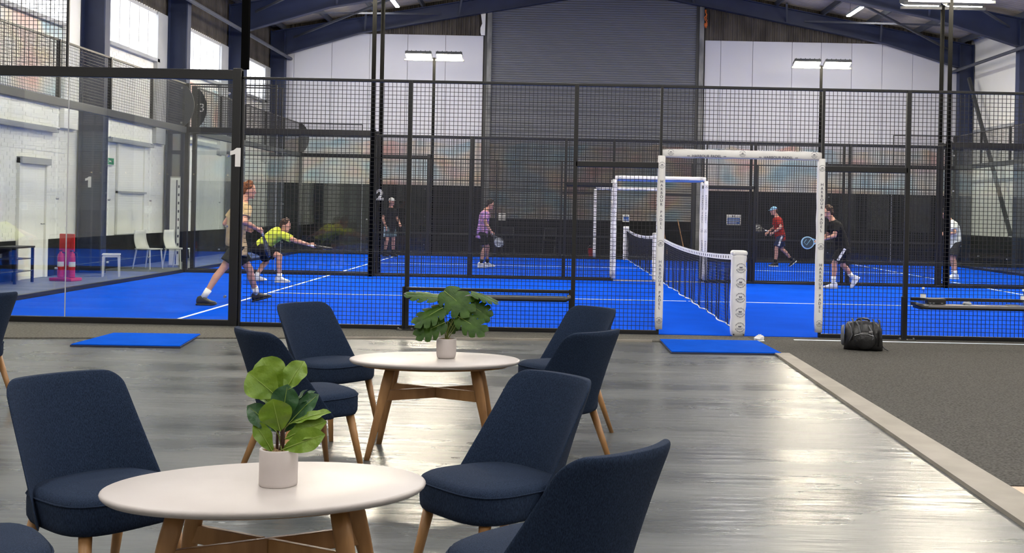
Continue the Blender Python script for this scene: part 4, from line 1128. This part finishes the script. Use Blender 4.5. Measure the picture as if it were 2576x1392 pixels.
def person(label, loc, face, J, c, head_face=None, tilt=0.0, grp=None):
    """J: joints in metres relative to loc; face: heading of the chest (radians); c: clothing materials"""
    t = thing('person', label, 'person', loc, 0.0)
    V = {k: Vector(v) for k, v in J.items() if isinstance(v, tuple)}
    Lf = Vector((-math.sin(face), math.cos(face), 0)); Fw = Vector((math.cos(face), math.sin(face), 0))
    up = (V['neck']-V['pelvis']).normalized()
    fr = (Fw-up*Fw.dot(up)).normalized(); lf = up.cross(fr).normalized()
    def ring(p, w_, d, n=18): return [p+lf*(w_*math.cos(2*PI*j/n))+fr*(d*math.sin(2*PI*j/n)) for j in range(n)]
    pel, nk = V['pelvis'], V['neck']; ax = nk-pel; Lx = ax.length
    chest = V.get('chest', pel+ax*0.62-fr*0.01)
    def sp(f):   # spine curve through pelvis, chest, neck
        return pel*(1-f)*(1-f)+(chest*2-(pel+nk)*0.5)*(2*f*(1-f))+nk*f*f
    def torso(mb, e, f0, f1, flare=0.0):
        prof = ((-0.14,0.150,0.115),(0.0,0.168,0.122),(0.2,0.150,0.112),(0.4,0.152,0.115),(0.62,0.172,0.122),(0.80,0.178,0.112),(0.90,0.150,0.090),(1.0,0.075,0.068))
        rs = []
        for f, w_, d in prof:
            if f < f0-1e-6 or f > f1+1e-6: continue
            k = flare*max(0,(0.5-f))
            rs.append(ring(sp(f), w_+e+k, d+e+k))
        mb.loft(rs)
    sh = {s: nk-up*0.085+lf*(0.165*q) for s, q in (('l',1),('r',-1))}
    hp = {s: pel-up*0.03+lf*(0.088*q) for s, q in (('l',1),('r',-1))}
    for s in 'lr':
        if s+'s' in V: sh[s] = V[s+'s']
        if s+'h' in V: hp[s] = V[s+'h']
    hd = V['head']; hf = face if head_face is None else head_face
    hrot = Matrix.Rotation(hf, 3, 'Z') @ Matrix.Rotation(tilt, 3, 'Y')
    H = lambda x, y, z: hd+hrot @ Vector((x,y,z))
    b = MB()
    torso(b, 0.0, -0.14, 1.0)
    b.tube([nk-up*0.05, nk+up*0.03, H(-0.015,0,-0.07)],[0.068,0.058,0.056],14); b.ball(nk,(0.075,0.075,0.06),12,8)
    b.ball(H(0,0,0.012),(0.098,0.078,0.108),18,12,hrot); b.ball(H(0.022,0,-0.055),(0.068,0.060,0.062),14,10,hrot)
    b.ball(H(0.098,0,-0.018),(0.020,0.013,0.022),8,6,hrot); b.ball(H(0.085,0,-0.068),(0.014,0.024,0.010),8,6,hrot); b.ball(H(0.08,0,-0.098),(0.018,0.02,0.016),8,6,hrot)
    for q in (-1, 1): b.ball(H(-0.005,q*0.079,-0.012),(0.018,0.010,0.030),8,6,hrot)
    for s, q in (('l',1),('r',-1)):
        e, w_ = V[s+'e'], V[s+'w']
        b.cap(sh[s],0.060,sh[s].lerp(e,0.45),0.051); b.cap(sh[s].lerp(e,0.45),0.051,e,0.041)
        b.cap(e,0.042,e.lerp(w_,0.3),0.043); b.cap(e.lerp(w_,0.3),0.043,w_,0.028)
        # hand: palm, four fingers of unequal length, thumb from the side of the palm
        d = (w_-e).normalized(); cu = V.get(s+'curl', Vector((0,0,-1))); cu = (cu-d*cu.dot(d))
        cu = cu.normalized() if cu.length > 0.05 else Vector((1,0,0)).cross(d).normalized()
        sd = d.cross(cu).normalized()*q
        pc = w_+d*0.055
        b.cap(w_,0.028,w_+d*0.02,0.030)
        for o_ in (-0.022,-0.007,0.008,0.023): b.cap(w_+d*0.015+sd*o_*0.6,0.019,w_+d*0.088+sd*o_,0.0125,8)
        for o_, ln in ((-0.027,0.062),(-0.009,0.078),(0.009,0.072),(0.027,0.055)):
            p0 = w_+d*0.088+sd*o_; p1 = p0+d*(ln*0.45)+cu*(ln*0.28); p2 = p1+d*(ln*0.10)+cu*(ln*0.50)
            b.cap(p0,0.0105,p1,0.0098,8); b.cap(p1,0.0098,p2,0.0082,8)
        th0 = w_+d*0.030-sd*0.030; th1 = th0+d*0.035-sd*0.018+cu*0.014; th2 = th1+d*0.026+cu*0.020
        b.cap(th0,0.0145,th1,0.0115,8); b.cap(th1,0.0115,th2,0.0095,8)
        k, a = V[s+'k'], V[s+'a']
        b.cap(hp[s],0.092,hp[s].lerp(k,0.5),0.078); b.cap(hp[s].lerp(k,0.5),0.078,k,0.055)
        sb = (a-k).normalized(); cb = -(Vector((math.cos(face),math.sin(face),0))); cb = (cb-sb*cb.dot(sb)).normalized()
        b.cap(k,0.054,k.lerp(a,0.30)+cb*0.014,0.055); b.cap(k.lerp(a,0.30)+cb*0.014,0.055,k.lerp(a,0.65)+cb*0.004,0.042); b.cap(k.lerp(a,0.65)+cb*0.004,0.042,a,0.034)
    bo = b.build('body', SKIN, t); remesh(bo, 0.0085, 5)
    # shirt
    m = MB(); torso(m, 0.017, c.get('waist',-0.14), 0.9, 0.02); m.loft([ring(sp(0.86),0.178,0.110), ring(sp(0.93),0.140,0.094), ring(sp(1.01),0.086,0.080)])
    if 'waist' not in c:
        hem = sp(-0.14); m.loft([ring(hem-up*0.07,0.186,0.148), ring(hem,0.184,0.146), ring(sp(0.05),0.178,0.135)])
    for s in 'lr':
        e = V[s+'e']; m.cap(sh[s],0.074,sh[s].lerp(e,0.35),0.073); m.tube([sh[s].lerp(e,0.1),sh[s].lerp(e,c.get('sleeve',0.66))],[0.074,0.076],14)
    so = m.build('shirt', c['shirt'], t); remesh(so, 0.0105, 5)
    # shorts
    m = MB(); m.loft([ring(pel+up*0.07,0.158,0.122), ring(pel,0.178,0.135), ring(pel-up*0.10,0.178,0.135)]); m.ball(pel-up*0.07,(0.16,0.13,0.10),14,8)
    for s in 'lr':
        k = V[s+'k']; m.cap(hp[s],0.112,hp[s].lerp(k,0.45),0.106); m.tube([hp[s].lerp(k,0.2),hp[s].lerp(k,c.get('shorts_len',0.80))],[0.108,0.112],16)
    sh_o = m.build('shorts', c['shorts'], t); remesh(sh_o, 0.0115, 4)
    if 'stripe' in c:
        for s, q in (('l',1),('r',-1)):
            k = V[s+'k']; a_ = hp[s]+lf*(q*0.108); e_ = hp[s].lerp(k,0.76)+lf*(q*0.116)
            MB().beam(a_, e_, 0.012, 0.05, up=fr).build('side_stripe', c['stripe'], sh_o)
    # feet
    for s in 'lr':
        k, a = V[s+'k'], V[s+'a']
        fa = J.get(s+'foot', face); pit = J.get(s+'pitch', 0.0)
        MB().tube([k.lerp(a,c.get('sock',0.72)), a],[0.050,0.042],12).build('sock', c['socks'], t, smooth=True)
        rot = Matrix.Rotation(fa, 3, 'Z') @ Matrix.Rotation(-pit, 3, 'Y')
        def foot(prof, z_of=0.0):
            rs = []
            for x, hw, z0, z1 in prof:
                ringp = []
                for j in range(14):
                    an = 2*PI*j/14; cc, ss = math.cos(an), math.sin(an); q = (abs(cc)**3+abs(ss)**3)**(-1/3)
                    ringp.append(a+rot @ Vector((x, hw*q*cc, (z0+z1)/2+(z1-z0)/2*q*ss)))
                rs.append(ringp)
            return MB().loft(rs)
        sho = foot([(-0.085,0.020,-0.062,-0.01),(-0.070,0.034,-0.072,0.028),(-0.03,0.042,-0.074,0.045),(0.02,0.044,-0.074,0.036),(0.07,0.048,-0.074,0.002),(0.12,0.050,-0.074,-0.022),(0.165,0.043,-0.072,-0.034),(0.195,0.020,-0.066,-0.046)]).build('shoe', c['shoes'], t, smooth=True)
        foot([(-0.092,0.022,-0.092,-0.070),(-0.07,0.038,-0.094,-0.066),(0.0,0.046,-0.094,-0.067),(0.07,0.051,-0.094,-0.067),(0.14,0.050,-0.092,-0.064),(0.19,0.032,-0.084,-0.058),(0.205,0.014,-0.078,-0.058)]).build('sole', c.get('sole', M['white']), sho, smooth=True)
    # hair, cap, eyes
    for q in (-1, 1): MB().ball(H(0.086,q*0.031,0.004),(0.008,0.012,0.007),8,6,hrot).build('eye', EYE, t, smooth=True)
    MB().ball(H(0.080,0,-0.066),(0.014,0.022,0.005),8,6,hrot).build('mouth', mat('lip', (0.35,0.10,0.08), 0.5), t, smooth=True)
    if c.get('hair'):
        m = MB(); rnd = random.Random(hash(label) % 999 if False else len(label))
        
        if c.get('cap'): c['curls'] = 0
        else: m.ball(H(-0.020,0,0.040),(0.096,0.086,0.094),18,12,hrot)
        m.ball(H(-0.055,0,-0.010),(0.060,0.076,0.070),14,10,hrot)
        for k in range(c.get('curls', 26)):
            a1 = rnd.uniform(-2.4,2.4); e1 = rnd.uniform(0.15,1.5)
            m.ball(H(-0.015-0.090*math.cos(e1)*math.cos(a1)*(-1 if e1 > .7 else 1)*0.9, 0.082*math.cos(e1)*math.sin(a1), 0.045+0.090*math.sin(e1)), rnd.uniform(0.016,0.028), 8, 6)
        ho = m.build('hair', HAIRM[c['hair']], t, smooth=True); remesh(ho, 0.008, 2)
    if c.get('cap'):
        m = MB(); rs = []
        for i in range(7):
            e1 = i/6*PI/2*0.97; rs.append([H(-0.006+0.106*math.cos(e1)*math.cos(2*PI*j/18), 0.087*math.cos(e1)*math.sin(2*PI*j/18), 0.035+0.088*math.sin(e1)) for j in range(18)])
        m.loft(rs); cp = m.build('cap', c['cap'], t, smooth=True)
        vs = []
        for i in range(5):
            for j in range(9):
                a1 = -1.1+2.2*j/8; r_ = 0.090+0.075*i/4*math.cos(a1*0.9)
                vs.append(H(-0.004+r_*math.cos(a1), 0.95*r_*math.sin(a1)*0.88, 0.040-0.012*i/4))
        n0 = len(vs); vs2 = vs+[v+Vector((0,0,0.006)) for v in vs]; fs = []
        for i in range(4):
            for j in range(8):
                p = i*9+j; fs += [(p,p+1,p+10,p+9),(p+n0,p+9+n0,p+10+n0,p+1+n0)]
        rim = [4*9+j for j in range(9)]
        fs += [(rim[j],rim[j+1],rim[j+1]+n0,rim[j]+n0) for j in range(8)]
        MB().add(vs2, fs).build('brim', c['cap'], cp, smooth=True)
    return t
def racket(label, grip, axis, normal, mface, medge, mmark=None):
    """grip: world position of the butt; axis: direction of the head; normal: face normal"""
    t = thing('padel_racket', label, 'racket', grip)
    d = Vector(axis).normalized(); n = Vector(normal); n = (n-d*n.dot(d)).normalized(); s = n.cross(d)
    W = lambda u, v, w_: d*u+s*v+n*w_
    MB().tube([W(0,0,0),W(0.13,0,0)],[0.017,0.016],12).build('grip', M['white'], t, smooth=True)
    def outline(e):
        pts = []
        for j in range(28):
            a = 2*PI*j/28; r_ = 1-0.12*math.cos(a)*0
            pts.append((0.325+(0.132+e)*math.cos(a), (0.128+e)*math.sin(a)*(1+0.08*math.cos(a))))
        return pts
    o1, o2 = outline(0.0), outline(-0.012)
    MB().loft([[W(u,v,-0.019) for u, v in o2],[W(u,v,-0.015) for u, v in o1],[W(u,v,0.015) for u, v in o1],[W(u,v,0.019) for u, v in o2]]).build('racket_head', medge, t)
    o3 = outline(-0.020)
    for q in (-1, 1):
        fc = MB().loft([[W(u,v,q*0.0185) for u, v in o3],[W(u,v,q*0.0200) for u, v in o3]]).build('face', mface, t)
        hm = MB()
        for i in range(-3,4):
            for j in range(-3,4):
                if i*i+j*j < 12: hm.ball(W(0.325+i*0.026,j*0.026,q*0.0198),(0.005,0.005,0.005),6,4)
        tag(hm.build('holes', M['black'], fc), kind='stuff')
        if mmark:
            MB().tube([W(0.25,-0.06,q*0.021),W(0.36,0.04,q*0.021),W(0.40,-0.02,q*0.021),W(0.34,-0.07,q*0.021)],0.006,5).build('printed_mark', mmark, fc)
    for q in (-1, 1): MB().beam(W(0.12,q*0.008,0),W(0.215,q*0.060,0),0.016,0.028,up=n).build('throat', medge, t)
    return t
NAVYC = cloth('navy', (0.018,0.026,0.06)); BLK = cloth('black', (0.012,0.012,0.013)); WHT = cloth('white', (0.70,0.70,0.68), (0.78,0.78,0.76))
SHOEB = mat('shoe_black', (0.012,0.012,0.013), 0.5); SHOEW = mat('shoe_white', (0.72,0.74,0.76), 0.45)
# man in the sandy shirt
person('man in a sandy T-shirt and dark shorts striding beside the thick black post', (-6.86,2.86,0.006), R(42),
  dict(pelvis=(-0.03,0,0.87), chest=(-0.03,0.0,1.17), neck=(0.05,0.03,1.485), head=(0.12,0.06,1.665),
       le=(-0.25,0.17,1.17), lw=(-0.02,0.33,1.10), re=(0.14,-0.22,1.21), rw=(0.28,0.0,1.10), rcurl=(0,1,-.3), lcurl=(1,0,-.3),
       rk=(-0.17,-0.16,0.52), ra=(-0.40,-0.34,0.095), lk=(0.13,0.16,0.50), la=(0.20,0.32,0.115), rfoot=R(2), lfoot=R(6), lpitch=R(14)),
  dict(shirt=cloth('sand', (0.42,0.31,0.17), (0.48,0.37,0.22)), shorts=cloth('charcoal', (0.022,0.023,0.022)), socks=WHT, shoes=SHOEB, sole=SHOEB, hair='red', shorts_len=0.72, sock=0.70), head_face=R(12), tilt=R(8))
racket('dark navy racket held by the man in the sandy shirt', (-6.56,2.96,1.12), (0.22,0.25,-0.92), (1.0,0.12,0.2), NAVYC, mat('racket_navy', (0.012,0.022,0.06), 0.4))
# man in yellow, lunging
person('man in a bright yellow T-shirt lunging low to the right with a racket', (-7.52,7.52,0.006), R(8),
  dict(pelvis=(-0.24,0.02,0.655), chest=(-0.02,0.02,0.86), neck=(0.17,-0.02,0.965), head=(0.215,-0.03,1.075),
       rs=(0.205,-0.20,0.90), ls=(0.10,0.20,0.93), re=(0.475,-0.28,0.80), rw=(0.725,-0.30,0.735), le=(-0.06,0.40,0.86), lw=(-0.26,0.46,0.78), rcurl=(0,1,0),
       rk=(0.155,-0.17,0.50), ra=(0.155,-0.14,0.095), lk=(-0.22,0.34,0.37), la=(-0.36,0.12,0.10), rfoot=R(-4), lfoot=R(10), rh=(-0.19,-0.10,0.63), lh=(-0.22,0.12,0.63)),
  dict(shirt=cloth('yellow', (0.62,0.70,0.06), (0.70,0.76,0.12)), shorts=BLK, socks=WHT, shoes=SHOEW, hair='brown', shorts_len=0.74, sock=0.80, waist=0.0), head_face=R(-8), tilt=R(16))
racket('racket stretched out flat by the man in yellow', (-6.80,7.21,0.735), (1,-0.05,-0.14), (0.14,0,1), mat('racket_face_grey', (0.05,0.05,0.05), 0.5), mat('racket_black', (0.012,0.012,0.012), 0.4))
STAND = dict(pelvis=(0,0,0.92), neck=(0.02,0,1.46), head=(0.05,0,1.655))
def pose(face, **kw):
    """joints given in the person's own frame (x forward, y left) turned to the heading"""
    out = {}
    for k, v in kw.items(): out[k] = tuple(rotz(v, face)) if isinstance(v, tuple) else v
    return out
fa = R(-40)
person('man in a white cap and black shirt at the back left', (-7.08,19.3,0.006), fa,
  pose(fa, pelvis=(0,0,0.92), neck=(0.03,0,1.44), head=(0.06,0,1.63), le=(0.02,0.27,1.14), lw=(0.20,0.20,1.0), re=(-0.02,-0.27,1.14), rw=(0.10,-0.25,0.90),
       lk=(0.05,0.11,0.50), la=(0.02,0.13,0.095), rk=(0.03,-0.12,0.50), ra=(-0.04,-0.15,0.095)),
  dict(shirt=BLK, shorts=cloth('tealgrey', (0.10,0.15,0.15)), stripe=cloth('paleblue', (0.45,0.60,0.64)), socks=BLK, shoes=SHOEB, sole=SHOEB, cap=WHT, hair='dark', shorts_len=0.78))
fa = R(4)
person('man in a pink and violet shirt and black shorts standing side-on in the far court', (-3.98,14.35,0.006), fa,
  pose(fa, pelvis=(-0.04,0,0.90), neck=(0.04,0,1.42), head=(0.14,0,1.575), le=(0.02,0.27,1.12), lw=(0.16,0.20,0.92), re=(0.03,-0.27,1.12), rw=(0.18,-0.25,0.90), rcurl=(0,1,-.3),
       lk=(0.10,0.10,0.50), la=(0.10,0.12,0.095), rk=(0.03,-0.11,0.49), ra=(-0.06,-0.14,0.095)),
  dict(shirt=cloth('pinkviolet', (0.62,0.30,0.44), (0.22,0.16,0.48), 7), shorts=BLK, socks=BLK, shoes=SHOEW, hair='dark', shorts_len=0.80), tilt=R(14))
racket('pale racket held low by the man in the pink shirt', (-3.79,14.12,0.90), (0.50,-0.1,-0.62), (-.5,-1,0.1), mat('racket_pale', (0.62,0.64,0.55), 0.5), mat('racket_edge_grey', (0.10,0.11,0.11), 0.4), M['ink'])
fa = R(183)
person('man in a dark red shirt and light blue cap walking left in the far court', (4.22,18.0,0.006), fa,
  pose(fa, pelvis=(0.0,0,0.90), neck=(0.11,0,1.41), head=(0.19,0,1.585), le=(0.05,0.27,1.12), lw=(0.24,0.17,0.96), re=(0.10,-0.26,1.10), rw=(0.30,-0.16,0.98), lcurl=(0,-1,0),
       lk=(0.12,0.10,0.50), la=(0.15,0.12,0.095), rk=(-0.10,-0.12,0.49), ra=(-0.42,-0.15,0.17), rpitch=R(-40)),
  dict(shirt=cloth('maroon', (0.26,0.022,0.016)), shorts=NAVYC, stripe=WHT, socks=BLK, shoes=SHOEB, cap=cloth('skyblue', (0.20,0.38,0.52)), hair='brown', shorts_len=0.80), tilt=R(10))
racket('black racket with white marks held by the man in the red shirt', (3.92,18.12,1.00), (-1,0.05,0.25), (0.1,-1,0.2), mat('racket_face_dark', (0.02,0.02,0.025), 0.4), mat('racket_black', (0.012,0.012,0.012), 0.4), M['white'])
fa = R(180)
person('man in black with curly brown hair stepping left near the white doorway post', (3.56,9.0,0.006), fa,
  pose(fa, pelvis=(-0.05,0,0.84), chest=(0.03,0,1.13), neck=(0.15,0,1.37), head=(0.25,0,1.545), le=(0.17,0.26,1.07), lw=(0.38,0.14,0.99), re=(0.20,-0.24,1.06), rw=(0.40,-0.10,0.98), lcurl=(0,-1,0),
       lk=(0.13,0.10,0.50), la=(0.14,0.12,0.095), rk=(-0.10,-0.11,0.47), ra=(-0.34,-0.14,0.20), rpitch=R(-55), lfoot=R(180)),
  dict(shirt=BLK, shorts=cloth('black2', (0.016,0.016,0.018)), stripe=WHT, socks=WHT, shoes=SHOEW, hair='brown', shorts_len=0.82, sock=0.62, curls=60), tilt=R(6))
racket('dark blue racket with a pale blue rim held by the man in black', (3.22,8.95,0.99), (-1,0.0,-0.22), (0.05,-1,0.1), mat('racket_teal', (0.012,0.035,0.06), 0.4), mat('racket_rim_blue', (0.30,0.52,0.66), 0.4), mat('racket_mark', (0.20,0.45,0.55), 0.5))
fa = R(182)
person('man in a white T-shirt looking down at his hands behind the right floodlight pole', (7.45,13.3,0.006), fa,
  pose(fa, pelvis=(-0.02,0,0.91), chest=(0.0,0,1.18), neck=(0.12,0,1.42), head=(0.22,0,1.56), le=(0.08,0.25,1.13), lw=(0.30,0.10,1.07), re=(0.10,-0.25,1.12), rw=(0.30,-0.08,1.07), lcurl=(0,-1,0.3), rcurl=(0,1,0.3),
       lk=(0.04,0.10,0.50), la=(0.0,0.12,0.095), rk=(0.0,-0.10,0.50), ra=(-0.06,-0.12,0.095)),
  dict(shirt=WHT, shorts=cloth('darkgrey', (0.03,0.03,0.032)), socks=WHT, shoes=SHOEW, hair='dark', shorts_len=0.82), tilt=R(28))
